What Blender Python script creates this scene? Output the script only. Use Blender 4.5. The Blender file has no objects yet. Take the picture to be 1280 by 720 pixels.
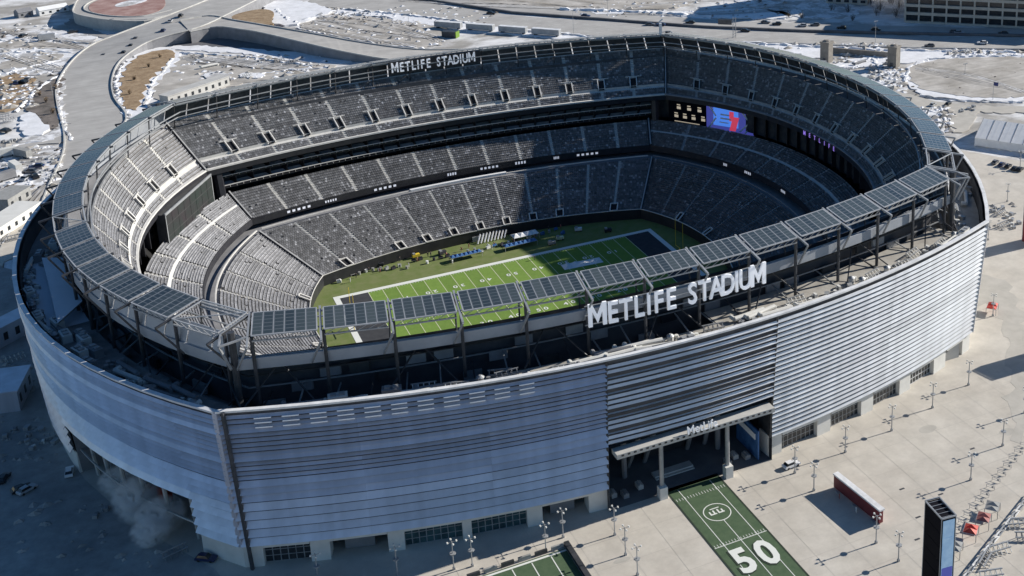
import bpy, math, random
import numpy as np
from mathutils import Vector, Matrix
random.seed(7); rng = np.random.default_rng(7)
S = bpy.context.scene
COL = S.collection

# ------------------------------------------------------------------ camera
CP = Vector((-115.3415, -350.0936, 180.0892)); YAW, PIT, ROL = 0.4705718, 0.2898805, -0.0158436
FPX, PPX, PPY = 1540.222, 869.2974, 97.6717            # in pixels of a 1280 px wide frame
Fv = Vector((math.sin(YAW)*math.cos(PIT), math.cos(YAW)*math.cos(PIT), -math.sin(PIT)))
Rv = Vector((math.cos(YAW), -math.sin(YAW), 0)); Uv = Rv.cross(Fv)
Av = math.cos(ROL)*Rv + math.sin(ROL)*Uv; Bv = -math.sin(ROL)*Rv + math.cos(ROL)*Uv
cam = bpy.data.cameras.new('camera'); co = bpy.data.objects.new('camera', cam); COL.objects.link(co); S.camera = co
M3 = Matrix((Av, Bv, -Fv)).transposed().to_4x4(); M3.translation = CP; co.matrix_world = M3
cam.sensor_width = 36; cam.lens = FPX/1280*36
cam.shift_x = -(PPX-640)/1280; cam.shift_y = -(360-PPY)/1280
cam.clip_end = 6000; cam.clip_start = 1
S.cycles.volume_bounces = 3; S.cycles.volume_step_rate = 1
S.render.resolution_x = 1024; S.render.resolution_y = 576

# ------------------------------------------------------------------ light
EL, AZ = 26.3, -2.0                                     # sun almost due east (+x)
w = bpy.data.worlds.new("World"); S.world = w; w.use_nodes = True
nt = w.node_tree; bg = nt.nodes['Background']
sky = nt.nodes.new('ShaderNodeTexSky'); sky.sky_type = 'NISHITA'; sky.sun_disc = False
sky.sun_elevation = math.radians(EL); sky.sun_rotation = math.radians(90-AZ)
sky.air_density = 1.0; sky.dust_density = 0.1; sky.ozone_density = 4.0
hs = nt.nodes.new('ShaderNodeHueSaturation'); hs.inputs['Saturation'].default_value = 1.15; nt.links.new(sky.outputs[0], hs.inputs['Color']); nt.links.new(hs.outputs[0], bg.inputs[0]); bg.inputs[1].default_value = 0.066
sl = bpy.data.lights.new('sun', 'SUN'); sl.energy = 4.8; sl.angle = math.radians(0.5); sl.color = (1, 0.95, 0.87)
so = bpy.data.objects.new('sun', sl); COL.objects.link(so)
sd = Vector((math.cos(math.radians(EL))*math.cos(math.radians(AZ)), math.cos(math.radians(EL))*math.sin(math.radians(AZ)), math.sin(math.radians(EL))))
so.rotation_euler = sd.to_track_quat('Z', 'Y').to_euler(); so.location = (300, -50, 300)
S.view_settings.view_transform = 'Standard'; S.view_settings.look = 'None'; S.view_settings.exposure = 0.5; S.view_settings.gamma = 1

def at(px, py, z=0.0):
    """place in the world, at height z, of a spot surveyed in the aerial photograph"""
    d = Fv + Av*((px-PPX)/FPX) - Bv*((py-PPY)/FPX)
    p = CP + d*((z-CP.z)/d.z)
    return (p.x, p.y)

# ------------------------------------------------------------------ materials
MATS = {}
def mat(name, col, rough=.7, col2=None, scale=.3, metal=0., bump=0., spec=.5, detail=4., lo=.35, hi=.65, stretch=None, attr=None, emit=None, bscale=None, fine=None):
    m = bpy.data.materials.new(name); m.use_nodes = True; MATS[name] = m
    n = m.node_tree; p = n.nodes['Principled BSDF']; L = n.links.new
    p.inputs['Roughness'].default_value = rough; p.inputs['Metallic'].default_value = metal
    p.inputs['Specular IOR Level'].default_value = spec
    p.inputs['Base Color'].default_value = (*col, 1)
    geo = n.nodes.new('ShaderNodeNewGeometry'); vec = geo.outputs['Position']
    if stretch:
        mp = n.nodes.new('ShaderNodeMapping'); mp.inputs['Rotation'].default_value = (0, 0, stretch[0]); mp.inputs['Scale'].default_value = (stretch[1], stretch[2], 1)
        L(vec, mp.inputs[0]); vec = mp.outputs[0]
    out = None
    if col2:
        nz = n.nodes.new('ShaderNodeTexNoise'); nz.inputs['Scale'].default_value = scale; nz.inputs['Detail'].default_value = detail; nz.inputs['Roughness'].default_value = .62
        L(vec, nz.inputs['Vector'])
        r = n.nodes.new('ShaderNodeValToRGB'); r.color_ramp.elements[0].position = lo; r.color_ramp.elements[1].position = hi
        r.color_ramp.elements[0].color = (*col, 1); r.color_ramp.elements[1].color = (*col2, 1)
        L(nz.outputs['Fac'], r.inputs[0]); out = r.outputs[0]; L(out, p.inputs['Base Color'])
    if attr:
        a = n.nodes.new('ShaderNodeAttribute'); a.attribute_name = attr
        mx = n.nodes.new('ShaderNodeMix'); mx.data_type = 'RGBA'; mx.blend_type = 'MULTIPLY'; mx.inputs['Factor'].default_value = 1
        if out: L(out, mx.inputs[6])
        else: mx.inputs[6].default_value = (*col, 1)
        L(a.outputs['Color'], mx.inputs[7]); L(mx.outputs[2], p.inputs['Base Color'])
    if fine:
        sc, lo_, hi_ = fine[:3]; v2 = vec
        if len(fine) > 3:
            mp2 = n.nodes.new('ShaderNodeMapping'); mp2.inputs['Rotation'].default_value = (0, 0, fine[3]); mp2.inputs['Scale'].default_value = (fine[4], 1, 1); L(geo.outputs['Position'], mp2.inputs[0]); v2 = mp2.outputs[0]
        nf = n.nodes.new('ShaderNodeTexNoise'); nf.inputs['Scale'].default_value = sc; nf.inputs['Detail'].default_value = 10; nf.inputs['Roughness'].default_value = .72; L(v2, nf.inputs['Vector'])
        mr = n.nodes.new('ShaderNodeMapRange'); mr.inputs[1].default_value = .3; mr.inputs[2].default_value = .7; mr.inputs[3].default_value = lo_; mr.inputs[4].default_value = hi_; L(nf.outputs['Fac'], mr.inputs[0])
        mx = n.nodes.new('ShaderNodeVectorMath'); mx.operation = 'SCALE'; L(out, mx.inputs[0]); L(mr.outputs[0], mx.inputs['Scale']); out = mx.outputs[0]; L(out, p.inputs['Base Color'])
    if bump:
        b = n.nodes.new('ShaderNodeBump'); b.inputs['Strength'].default_value = bump; b.inputs['Distance'].default_value = .3
        z2 = n.nodes.new('ShaderNodeTexNoise'); z2.inputs['Scale'].default_value = bscale or scale*3; z2.inputs['Detail'].default_value = 5
        L(vec, z2.inputs['Vector']); L(z2.outputs['Fac'], b.inputs['Height']); L(b.outputs[0], p.inputs['Normal'])
    if emit:
        p.inputs['Emission Color'].default_value = (*emit[:3], 1); p.inputs['Emission Strength'].default_value = emit[3]
    return m
mat('ground', (.34, .32, .29), .9, (.72, .71, .70), .03, bump=.5, lo=.43, hi=.57, detail=11, fine=(.16, .7, 1.2, .6, .25))
mat('plaza', (.50, .455, .39), .85, (.57, .53, .465), .05, detail=8, lo=.3, hi=.7, fine=(.14, .80, 1.10))
mat('plaza_stain', (.40, .375, .33), .9, (.48, .45, .40), .2, detail=8)
mat('asphalt_light', (.36, .345, .325), .9, (.44, .425, .40), .09, detail=8, fine=(.5, .82, 1.1, -.9, .12))
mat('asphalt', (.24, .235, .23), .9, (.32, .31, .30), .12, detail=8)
mat('asphalt_dark', (.10, .10, .11), .9, (.16, .16, .165), .1, detail=7)
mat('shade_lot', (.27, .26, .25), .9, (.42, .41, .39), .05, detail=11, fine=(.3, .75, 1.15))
mat('dry_grass', (.22, .145, .08), .95, (.36, .26, .16), .25, bump=.6, detail=8)
mat('red_mulch', (.25, .13, .11), .95, (.40, .27, .24), .12, detail=8)
mat('dirt', (.31, .285, .25), .95, (.50, .47, .43), .07, detail=11, bump=.5, fine=(.35, .75, 1.2, .5, .2))
mat('dark_earth', (.08, .07, .06), .95, (.20, .17, .15), .15, detail=9, bump=.5)
mat('snow', (.66, .66, .67), .8, (.80, .80, .82), .15, bump=.4, detail=8)
mat('dirty_snow', (.42, .41, .40), .9, (.74, .74, .75), .10, bump=.6, detail=11, lo=.44, hi=.55, fine=(.4, .8, 1.15))
mat('concrete', (.42, .41, .39), .85, (.52, .51, .48), .25, detail=7)
mat('concrete_dark', (.19, .19, .20), .85, (.26, .26, .27), .2, detail=7)
mat('concrete_white', (.62, .61, .57), .8, (.70, .69, .65), .3, detail=6)
mat('slat_metal', (.66, .675, .70), .4, (.73, .745, .77), .05, metal=.15, detail=6, lo=.3, hi=.7)
mat('slat_metal_shaded', (.60, .62, .70), .34, (.67, .69, .77), .05, metal=.45, detail=6, lo=.3, hi=.7)  # slat metal for the shaded left side, blue of the shade in its colour
mat('slat_backing', (.05, .052, .06), .6, (.085, .087, .095), .2)
mat('dark_void', (.012, .012, .014), .9)
mat('steel_dark', (.05, .055, .06), .5, (.09, .09, .10), .5, metal=.4)
mat('steel_grey', (.30, .31, .32), .5, (.40, .41, .42), .4, metal=.3)
mat('steel_white', (.60, .60, .60), .5, (.78, .78, .78), .4)
mat('rim_panel', (.34, .36, .39), .5, (.42, .44, .47), .15, metal=.2)
mat('roof_dark', (.15, .15, .15), .9, (.27, .26, .25), .25, detail=8)
mat('roof_gravel', (.30, .28, .25), .95, (.42, .40, .36), .3, detail=8)
mat('roof_membrane', (.62, .66, .72), .8, (.68, .72, .77), .1)
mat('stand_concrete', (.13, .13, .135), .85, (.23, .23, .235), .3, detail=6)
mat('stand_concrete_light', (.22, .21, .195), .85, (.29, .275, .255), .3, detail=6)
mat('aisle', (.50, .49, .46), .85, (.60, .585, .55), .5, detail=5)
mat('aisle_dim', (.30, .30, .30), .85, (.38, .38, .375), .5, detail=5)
mat('seat', (1, 1, 1), .55, attr='shade')
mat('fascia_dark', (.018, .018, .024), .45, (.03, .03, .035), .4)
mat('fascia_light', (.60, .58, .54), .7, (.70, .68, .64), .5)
mat('suite_glass', (.045, .045, .05), .2, (.09, .085, .08), .35)
mat('led_white', (.7, .7, .72), .5, emit=(.8, .85, 1, .3))
mat('led_purple', (.2, .12, .4), .5, emit=(.30, .20, .75, .55))
mat('screen_black', (.006, .006, .01), .8, spec=.1)
mat('screen_blue', (.03, .1, .4), .4, emit=(.08, .25, .85, .55))
mat('screen_navy', (.02, .03, .12), .4, emit=(.05, .06, .30, .6))
mat('screen_red', (.4, .03, .06), .4, emit=(.65, .06, .12, .5))
mat('screen_text', (.6, .55, .4), .4, emit=(.9, .75, .55, .28))
mat('board_back', (.04, .04, .04), .9, (.07, .07, .07), .2)
mat('letter_white', (.86, .87, .90), .5, (.90, .91, .93), .4)
mat('frame_alu', (.40, .41, .42), .45, (.47, .48, .49), .4, metal=.2)
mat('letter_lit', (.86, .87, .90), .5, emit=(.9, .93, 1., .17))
mat('turf', (.145, .245, .035), .95, (.175, .28, .045), .5, detail=6, bump=.2)
mat('turf_dark', (.125, .215, .03), .95, (.15, .245, .038), .5, detail=6, bump=.2)
mat('turf_worn', (.17, .19, .07), .95, (.12, .165, .035), .3, detail=8)
mat('endzone', (.028, .03, .036), .9, (.045, .047, .052), .5)
mat('paint_white', (.72, .73, .68), .8)
mat('paint_yellowish', (.62, .64, .42), .8)
mat('carpet_green', (.052, .095, .045), .95, (.075, .12, .06), .6, detail=7)
mat('carpet_edge', (.02, .035, .02), .95)
mat('window_dark', (.02, .024, .03), .15, (.04, .045, .05), .8)
mat('window_teal', (.05, .11, .12), .12, (.02, .04, .05), .5)
mat('maroon', (.16, .025, .03), .6, (.20, .035, .04), .6)
mat('red', (.55, .05, .03), .6, (.62, .08, .05), .6)
mat('dull_red', (.30, .09, .08), .7, (.36, .13, .11), .6)
mat('grey_cloth', (.25, .25, .24), .8, (.33, .33, .32), .8)
mat('blue_cloth', (.03, .10, .26), .6, (.06, .17, .38), .6)
mat('navy_cloth', (.02, .03, .14), .6)
mat('white_cloth', (.72, .72, .71), .7, (.80, .80, .79), .4)
mat('yellow_paint', (.75, .55, .05), .5)
mat('tyre', (.02, .02, .02), .8)
mat('car_glass', (.02, .025, .03), .1)
for nme, c in dict(white=(.75, .75, .76), black=(.02, .02, .022), silver=(.42, .43, .45), navy=(.02, .03, .09), red=(.35, .02, .02), grey=(.13, .13, .14)).items(): mat('car_'+nme, c, .3)
mat('block_brown', (.19, .17, .15), .9, (.26, .24, .21), .5, detail=7)
mat('facade_beige', (.44, .40, .34), .85, (.52, .48, .41), .3)
mat('bark', (.06, .045, .035), .9); mat('evergreen', (.018, .03, .02), .9, (.035, .05, .03), .6)
mat('skin', (.45, .28, .2), .7); mat('clothing_dark', (.03, .03, .04), .8)
# solar glass: dark modules with a pale frame grid, drawn in UV space of each strip (cells across u, v)
def solar_mat(name, c1, c2, nu, nv):
    m = mat(name, c1, .17, spec=.8); n = m.node_tree; L = n.links.new; p = n.nodes['Principled BSDF']
    uv = n.nodes.new('ShaderNodeUVMap'); sx = n.nodes.new('ShaderNodeSeparateXYZ'); L(uv.outputs[0], sx.inputs[0])
    es = []
    for ax, k, wd in ((0, nu, .07), (1, nv, .09)):
        a = n.nodes.new('ShaderNodeMath'); a.operation = 'MULTIPLY'; a.inputs[1].default_value = k; L(sx.outputs[ax], a.inputs[0])
        f = n.nodes.new('ShaderNodeMath'); f.operation = 'FRACT'; L(a.outputs[0], f.inputs[0])
        d = n.nodes.new('ShaderNodeMath'); d.operation = 'SUBTRACT'; d.inputs[1].default_value = .5; L(f.outputs[0], d.inputs[0])
        b = n.nodes.new('ShaderNodeMath'); b.operation = 'ABSOLUTE'; L(d.outputs[0], b.inputs[0])
        g = n.nodes.new('ShaderNodeMath'); g.operation = 'GREATER_THAN'; g.inputs[1].default_value = .5-wd; L(b.outputs[0], g.inputs[0]); es.append(g)
    mx = n.nodes.new('ShaderNodeMath'); mx.operation = 'MAXIMUM'; L(es[0].outputs[0], mx.inputs[0]); L(es[1].outputs[0], mx.inputs[1])
    geo = n.nodes.new('ShaderNodeNewGeometry'); nz = n.nodes.new('ShaderNodeTexNoise'); nz.inputs['Scale'].default_value = .25; L(geo.outputs['Position'], nz.inputs['Vector'])
    cm = n.nodes.new('ShaderNodeMix'); cm.data_type = 'RGBA'; oi = n.nodes.new('ShaderNodeObjectInfo'); L(oi.outputs['Random'], cm.inputs[0]); cm.inputs[6].default_value = (*c1, 1); cm.inputs[7].default_value = (*c2, 1)
    c = n.nodes.new('ShaderNodeMix'); c.data_type = 'RGBA'; L(mx.outputs[0], c.inputs[0]); L(cm.outputs[2], c.inputs[6]); c.inputs[7].default_value = (.12, .135, .145, 1)
    L(c.outputs[2], p.inputs['Base Color'])
for nm__ in ('slat_metal', 'slat_metal_shaded', 'solar_dummy'):
    if nm__ not in MATS: continue
    n = MATS[nm__].node_tree; p = n.nodes['Principled BSDF']; oi = n.nodes.new('ShaderNodeObjectInfo'); mr = n.nodes.new('ShaderNodeMapRange')
    mr.inputs[3].default_value = .86; mr.inputs[4].default_value = 1.08; n.links.new(oi.outputs['Random'], mr.inputs[0])
    src = p.inputs['Base Color'].links[0].from_socket
    geo = n.nodes.new('ShaderNodeNewGeometry'); mp = n.nodes.new('ShaderNodeMapping'); mp.inputs['Scale'].default_value = (.35, .35, .02); n.links.new(geo.outputs['Position'], mp.inputs[0])
    st__ = n.nodes.new('ShaderNodeTexNoise'); st__.inputs['Scale'].default_value = 1.0; st__.inputs['Detail'].default_value = 6; n.links.new(mp.outputs[0], st__.inputs['Vector'])
    m2 = n.nodes.new('ShaderNodeMapRange'); m2.inputs[1].default_value = .3; m2.inputs[2].default_value = .7; m2.inputs[3].default_value = .85; m2.inputs[4].default_value = 1.08; n.links.new(st__.outputs['Fac'], m2.inputs[0])
    mu = n.nodes.new('ShaderNodeMath'); mu.operation = 'MULTIPLY'; n.links.new(mr.outputs[0], mu.inputs[0]); n.links.new(m2.outputs[0], mu.inputs[1])
    vs = n.nodes.new('ShaderNodeVectorMath'); vs.operation = 'SCALE'; n.links.new(src, vs.inputs[0]); n.links.new(mu.outputs[0], vs.inputs['Scale']); n.links.new(vs.outputs[0], p.inputs['Base Color'])
solar_mat('solar_glass', (.035, .048, .055), (.075, .092, .092), 1, 6)

# ------------------------------------------------------------------ helpers
class MB:
    def __init__(s): s.v = []; s.f = []; s.m = []; s.uv = []
    def face(s, pts, mi=0, uv=None):
        b = len(s.v); s.v += [tuple(p) for p in pts]; s.f.append(tuple(range(b, b+len(pts)))); s.m.append(mi); s.uv.append(uv)
    def box(s, c, d, rz=0, mi=0):
        cx, cy, cz = c; dx, dy, dz = d[0]/2, d[1]/2, d[2]/2; cs, sn = math.cos(rz), math.sin(rz)
        P = [(cx+x*cs-y*sn, cy+x*sn+y*cs, cz+z) for z in (-dz, dz) for x, y in ((-dx, -dy), (dx, -dy), (dx, dy), (-dx, dy))]
        for q in ((3, 2, 1, 0), (4, 5, 6, 7), (0, 1, 5, 4), (1, 2, 6, 5), (2, 3, 7, 6), (3, 0, 4, 7)): s.face([P[i] for i in q], mi)
    def hexa(s, lo, hi, mi=0):
        n = len(lo); s.face(lo[::-1], mi); s.face(hi, mi)
        for i in range(n): j = (i+1) % n; s.face([lo[i], lo[j], hi[j], hi[i]], mi)
    def bar(s, a, b, r, n=4, mi=0, r2=None):
        a, b = Vector(a), Vector(b); d = (b-a)
        if d.length < 1e-6: return
        d.normalize(); u = d.orthogonal() if abs(d.z) > .99 else d.cross(Vector((0, 0, 1))); u.normalize(); v = d.cross(u); r2 = r if r2 is None else r2
        A = [a+(u*math.cos(t)+v*math.sin(t))*r for t in [2*math.pi*(i+.5)/n for i in range(n)]]
        B = [b+(u*math.cos(t)+v*math.sin(t))*r2 for t in [2*math.pi*(i+.5)/n for i in range(n)]]
        s.hexa(A, B, mi)
    def prism(s, poly, z0, z1, mi=0, ms=None):
        lo = [(x, y, z0) for x, y in poly]; hi = [(x, y, z1) for x, y in poly]; n = len(poly)
        s.face(hi, mi)
        for i in range(n): j = (i+1) % n; s.face([lo[i], lo[j], hi[j], hi[i]], mi if ms is None else ms)
    def mesh(s, name, mats):
        me = bpy.data.meshes.new(name); me.from_pydata(s.v, [], s.f)
        for m in (mats if isinstance(mats, (list, tuple)) else [mats]): me.materials.append(MATS[m])
        if s.m and max(s.m): me.polygons.foreach_set('material_index', s.m)
        if any(u is not None for u in s.uv):
            ul = me.uv_layers.new(name='UVMap'); k = 0; arr = np.zeros((len(me.loops), 2), 'f')
            for f, u in zip(s.f, s.uv):
                if u is not None: arr[k:k+len(f)] = u
                k += len(f)
            ul.data.foreach_set('uv', arr.ravel())
        me.update(); return me
    def build(s, name, mats, parent=None, **kw):
        return link(name, s.mesh(name, mats), parent, **kw)
def link(name, me, parent=None, loc=None, rz=0, label=None, cat=None, group=None, kind=None):
    o = bpy.data.objects.new(name, me); COL.objects.link(o)
    if parent: o.parent = parent
    if loc is not None: o.location = loc
    if rz: o.rotation_euler = (0, 0, rz)
    for k, v in (('label', label), ('category', cat), ('group', group), ('kind', kind)):
        if v: o[k] = v
    return o
def thing(name, label, cat, loc=(0, 0, 0), rz=0, group=None): return link(name, None, None, loc, rz, label, cat, group)
def copy_tree(o, parent=None):
    c = o.copy(); COL.objects.link(c)
    if parent: c.parent = parent
    for ch in list(o.children): copy_tree(ch, c)
    return c
def text_mesh(txt, size, mname, depth=.2, bold=.02, sx=1.):
    cu = bpy.data.curves.new(txt, 'FONT'); cu.body = txt; cu.size = size; cu.extrude = depth/2; cu.offset = bold; cu.align_x = 'CENTER'; cu.resolution_u = 3
    o = bpy.data.objects.new('tmp', cu); COL.objects.link(o); bpy.context.view_layer.update()
    me = bpy.data.meshes.new_from_object(o.evaluated_get(bpy.context.evaluated_depsgraph_get())); bpy.data.objects.remove(o); bpy.data.curves.remove(cu)
    for v in me.vertices: v.co.x *= sx
    me.materials.clear(); me.materials.append(MATS[mname]); return me
def chaikin(P, k=2):
    for _ in range(k):
        Q = []
        for i in range(len(P)):
            a, b = P[i], P[(i+1) % len(P)]
            Q += [tuple(.75*x+.25*y for x, y in zip(a, b)), tuple(.25*x+.75*y for x, y in zip(a, b))]
        P = Q
    return P
def patch(name, px, z, mname, smooth=2, rim=None, base=-.2, ms=None, **kw):
    zz = z if z > 2 else 0
    P = chaikin([at(*p, zz) for p in px], smooth) if smooth else [at(*p, zz) for p in px]
    if z < 2 and smooth:
        Q = []
        for i in range(len(P)):
            a, b = Vector(P[i]), Vector(P[(i+1) % len(P)]); k = max(1, min(14, int((b-a).length/2.5)))
            for j in range(k): Q.append(a.lerp(b, j/k))
        am = 1.1; P = [(p.x+am*(math.sin(p.x*.61+p.y*.37)+math.sin(p.y*1.1-p.x*.83)*.7), p.y+am*(math.sin(p.x*.47-p.y*.71)+math.cos(p.x*1.27+p.y*.9)*.7)) for p in Q]
    mb = MB(); mb.prism(P, base, z, 0, 1 if ms else None)
    if ms: mname = [mname, ms]
    kw.setdefault('kind', 'structure')
    return mb.build(name, mname, **kw)
def worldpatch(name, P, z, mname, z0=-.2, **kw):
    mb = MB(); mb.prism(P, z0, z); kw.setdefault('kind', 'structure'); return mb.build(name, mname, **kw)
def loft(name, Lp, Rp, mname, skirt=None, bottom=-.3, sub=4, **kw):
    def cr(P):
        out = []
        for i in range(len(P)-1):
            p0, p1, p2, p3 = P[max(i-1, 0)], P[i], P[i+1], P[min(i+2, len(P)-1)]
            for k in range(sub):
                t = k/sub; out.append(tuple(.5*((2*b)+(-a+c)*t+(2*a-5*b+4*c-d)*t*t+(-a+3*b-3*c+d)*t**3) for a, b, c, d in zip(p0, p1, p2, p3)))
        return out+[P[-1]]
    W = lambda P: [(*at(p[0], p[1], p[2]), p[2]) for p in cr(P)]
    A, B = W(Lp), W(Rp); mb = MB(); n = min(len(A), len(B))
    for i in range(n-1):
        mb.face([A[i], B[i], B[i+1], A[i+1]])
        if skirt:
            for E in (A, B):
                a, b = E[i], E[i+1]; mb.face([(a[0], a[1], bottom), (b[0], b[1], bottom), b, a], 1)
                mb.bar((a[0], a[1], a[2]+.35), (b[0], b[1], b[2]+.35), .45, 4, 2)
    kw.setdefault('kind', 'structure')
    return mb.build(name, [mname]+([skirt, 'concrete'] if skirt else []), **kw)

def ordn(i):                      # 1-based ordinal
    ones = ['', 'first', 'second', 'third', 'fourth', 'fifth', 'sixth', 'seventh', 'eighth', 'ninth', 'tenth', 'eleventh', 'twelfth', 'thirteenth', 'fourteenth', 'fifteenth', 'sixteenth', 'seventeenth', 'eighteenth', 'nineteenth']
    if i < 20: return ones[i]
    if i > 69: return 'number %d' % i
    t = {2: 'twent', 3: 'thirt', 4: 'fort', 5: 'fift', 6: 'sixt'}[i//10]
    return t+'ieth' if i % 10 == 0 else t+'y-'+ones[i % 10]
# ------------------------------------------------------------------ stadium plan: rings through (side mid, corner, end mid)
def ring(R, side, s, off=0.):
    ym, cx, cy, xm = R; ym += off; xm += off; cx += off*.7; cy += off*.7
    if side in 'NS':
        y = ym-(ym-cy)*abs(s)**2.0; return (s*cx, y if side == 'N' else -y)
    x = xm-(xm-cx)*abs(s)**2.2; return (x if side == 'E' else -x, s*cy)
def outn(side, s, R):
    a = Vector(ring(R, side, s-.01)); b = Vector(ring(R, side, s+.01)); t = (b-a).normalized(); n = Vector((t.y, -t.x))
    c = Vector(ring(R, side, s))
    return n if n.dot(c) > 0 else -n
FACB = (118.3, 100.8, 98.6, 137.8); FACT = (121.6, 102.6, 101.2, 141)   # facade at z 0 and at z 41
def fac(side, s, z, off=0.):
    t = z/41.; R = [a+(b-a)*t for a, b in zip(FACB, FACT)]
    p = Vector(ring(R, side, s)); n = outn(side, s, R); p += n*off; return (p.x, p.y, z)
UF = (83.5, 86, 72, 111.5); UB = (107, 95.5, 91.2, 121.5); ZUF, ZUB = 33.5, 46.8
MF = (73.5, 74.5, 62.5, 96); MBk = (84.5, 79.5, 75, 112); ZMF, ZMB = 17.3, 23.5
LF = (46.5, 57.5, 36, 67); LB = (68.5, 73, 58.5, 92); ZLF, ZLB = 3., 13.6
CI = (103.8, 92.3, 87, 122.8); CO = (110.6, 94, 95, 130.3); COE = (110.6, 99, 91, 130.3)
ZCI, ZCO = 54.8, 53.4
ST = (108.3, 96.4, 92.6, 129)
SIDES = 'NESW'
def ZUBs(side): return 46.8

# ------------------------------------------------------------------ ground, setting
mb = MB(); mb.face([(-4000, -3000, -.25), (4000, -3000, -.25), (4000, 5000, -.25), (-4000, 5000, -.25)])
mb.build('ground', 'ground', kind='structure')
# plaza round the stadium
worldpatch('plaza', chaikin([(-175, -260), (175, -260), (205, -120), (232, -20), (215, 28), (185, 60), (150, 110), (60, 150), (-100, 140), (-150, 95), (-172, 40), (-178, -40), (-176, -120)], 2), 0., 'plaza')
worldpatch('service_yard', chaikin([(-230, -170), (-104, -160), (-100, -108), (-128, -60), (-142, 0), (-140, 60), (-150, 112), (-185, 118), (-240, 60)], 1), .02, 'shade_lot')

# ------------------------------------------------------------------ STADIUM
st = thing('stadium', 'huge oval football stadium with silver louvred walls and a ring of solar panels', 'stadium')
def ring_strip(R1, z1, R2, z2, side, s0, s1, n, mb, mi=0):
    for i in range(n):
        a, b = s0+(s1-s0)*i/n, s0+(s1-s0)*(i+1)/n
        mb.face([(*ring(R1, side, a), z1), (*ring(R1, side, b), z1), (*ring(R2, side, b), z2), (*ring(R2, side, a), z2)], mi)
# facade backing and slats
ZB = {'S': 6.2, 'E': 6.2, 'N': 6.2, 'W': 6.2}
def slat_run(side, s0, s1, zs, off_in, off_out, h, mname, n, thick=.07, shelf=0.):
    for z in zs:
        mb = MB(); prev = None
        for i in range(n+1):
            s = s0+(s1-s0)*i/n
            a = fac(side, s, z+h, off_in); b = fac(side, s, z, off_out); c = fac(side, s, z-.02, off_out-.14); d = fac(side, s, z+h-.06, off_in-.12)
            cur = [a, b, c, d]
            if prev:
                for k in range(4): mb.face([prev[k], prev[(k+1) % 4], cur[(k+1) % 4], cur[k]])
            else: mb.face(cur)
            prev = cur
        mb.face(prev[::-1]); mb.build('louvre_slat', mname, st)
def frange(a, b, d):
    out = []
    while a < b-1e-6: out.append(a); a += d
    return out
zs_fine = frange(6.3, 40.2, 1.36)
# left part: slats closer together towards the top, broad smooth bands lower down
zs_left = []; z = 6.3; k = 0
while z < 40.2:
    st_ = 2.35 if z < 17 else (1.9 if z < 22 else 1.2)
    zs_left.append((z, st_, k)); z += st_; k += 1
GA = 22.0/101.3
def left_slats(side, s0, s1, n, zmin=0):
    for z, p, k in zs_left:
        if z < zmin: continue
        wide = z >= 22 and k % 6 == 0
        slat_run(side, s0, s1, [z], .15, (.80 if p < 1.5 else 1.1) if not wide else 1.0, p*((.46 if p < 1.5 else (.64 if side == 'S' else .55)) if not wide else .8), 'slat_metal_shaded', n)
L3 = (1-GA)/3
for k_ in range(3): left_slats('S', -1+L3*k_+.00008, -1+L3*(k_+1)-.00008, 5)
for i_, z_ in enumerate([z for z in zs_fine if z > 17.8]):
    slat_run('S', -GA, GA, [z_], .4, .8, .60 if i_ not in (2, 5, 6, 10, 13) else .12, 'slat_metal', 10)
slat_run('S', GA, .6, zs_fine, .38, .75, .74, 'slat_metal', 7); slat_run('S', .6002, 1, zs_fine, .38, .75, .74, 'slat_metal', 7)
slat_run('E', -1, -.0, zs_fine, .4, .75, .80, 'slat_metal', 12)
slat_run('E', 0, 1, frange(6.3, 40.2, 2.7), .15, .75, 2.2, 'slat_metal', 10)
slat_run('N', -1, 1, frange(6.3, 40.2, 4.0), .15, .75, 3.6, 'slat_metal', 16)
W0, W1 = -.90, -.42
left_slats('W', -1, W0, 2); left_slats('W', W1, 1, 18); left_slats('W', W0, W1, 6, zmin=15.5)
mb = MB()
for z in frange(6.3, 40.2, .85):
    if z < 30: 
        pass
# closed backing wall
def backing(side, s0, s1, z0, z1, n, mname='slat_backing', off=-.12):
    mb = MB()
    for i in range(n):
        a, b = s0+(s1-s0)*i/n, s0+(s1-s0)*(i+1)/n
        mb.face([fac(side, a, z0, off), fac(side, b, z0, off), fac(side, b, z1, off), fac(side, a, z1, off)])
        mb.face([fac(side, a, z0, off-.8), fac(side, b, z0, off-.8), fac(side, b, z1, off-.8), fac(side, a, z1, off-.8)])
    mb.build('backing_wall', mname, st)
backing('S', -1, -GA, 6.0, 40.8, 14); backing('S', -GA, GA, 17.6, 40.8, 6); backing('S', GA, 1, 6.0, 40.8, 14)
backing('E', -1, 1, 6.0, 40.8, 20); backing('N', -1, 1, 0, 40.8, 20)
backing('W', -1, W0, 6.0, 40.8, 3); backing('W', W0, W1, 15.5, 40.8, 6); backing('W', W1, 1, 6.0, 40.8, 20)
for i in range(11):
    for j in range(3):
        s = -.93+i*.052; m_ = MB(); a, b = fac('S', s, 39.3-j*1.15, 1.0), fac('S', s+.032, 39.3-j*1.15, 1.0); m_.bar(a, b, .17); m_.build('sun_gap_bar', 'letter_white', st)  # white bars painted in for sun showing through the slat gaps
# coping on top of the facade
for side in SIDES:
    mb = MB(); n = 24
    for i in range(n):
        a, b = -1+2*i/n, -1+2*(i+1)/n
        lo = [fac(side, a, 40.9, .75), fac(side, b, 40.9, .75), fac(side, b, 40.9, -.3), fac(side, a, 40.9, -.3)]
        mb.hexa(lo, [(p[0], p[1], 41.35) for p in lo])
    mb.build('coping', 'slat_metal' if side in 'W' else 'steel_white', st)
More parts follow.
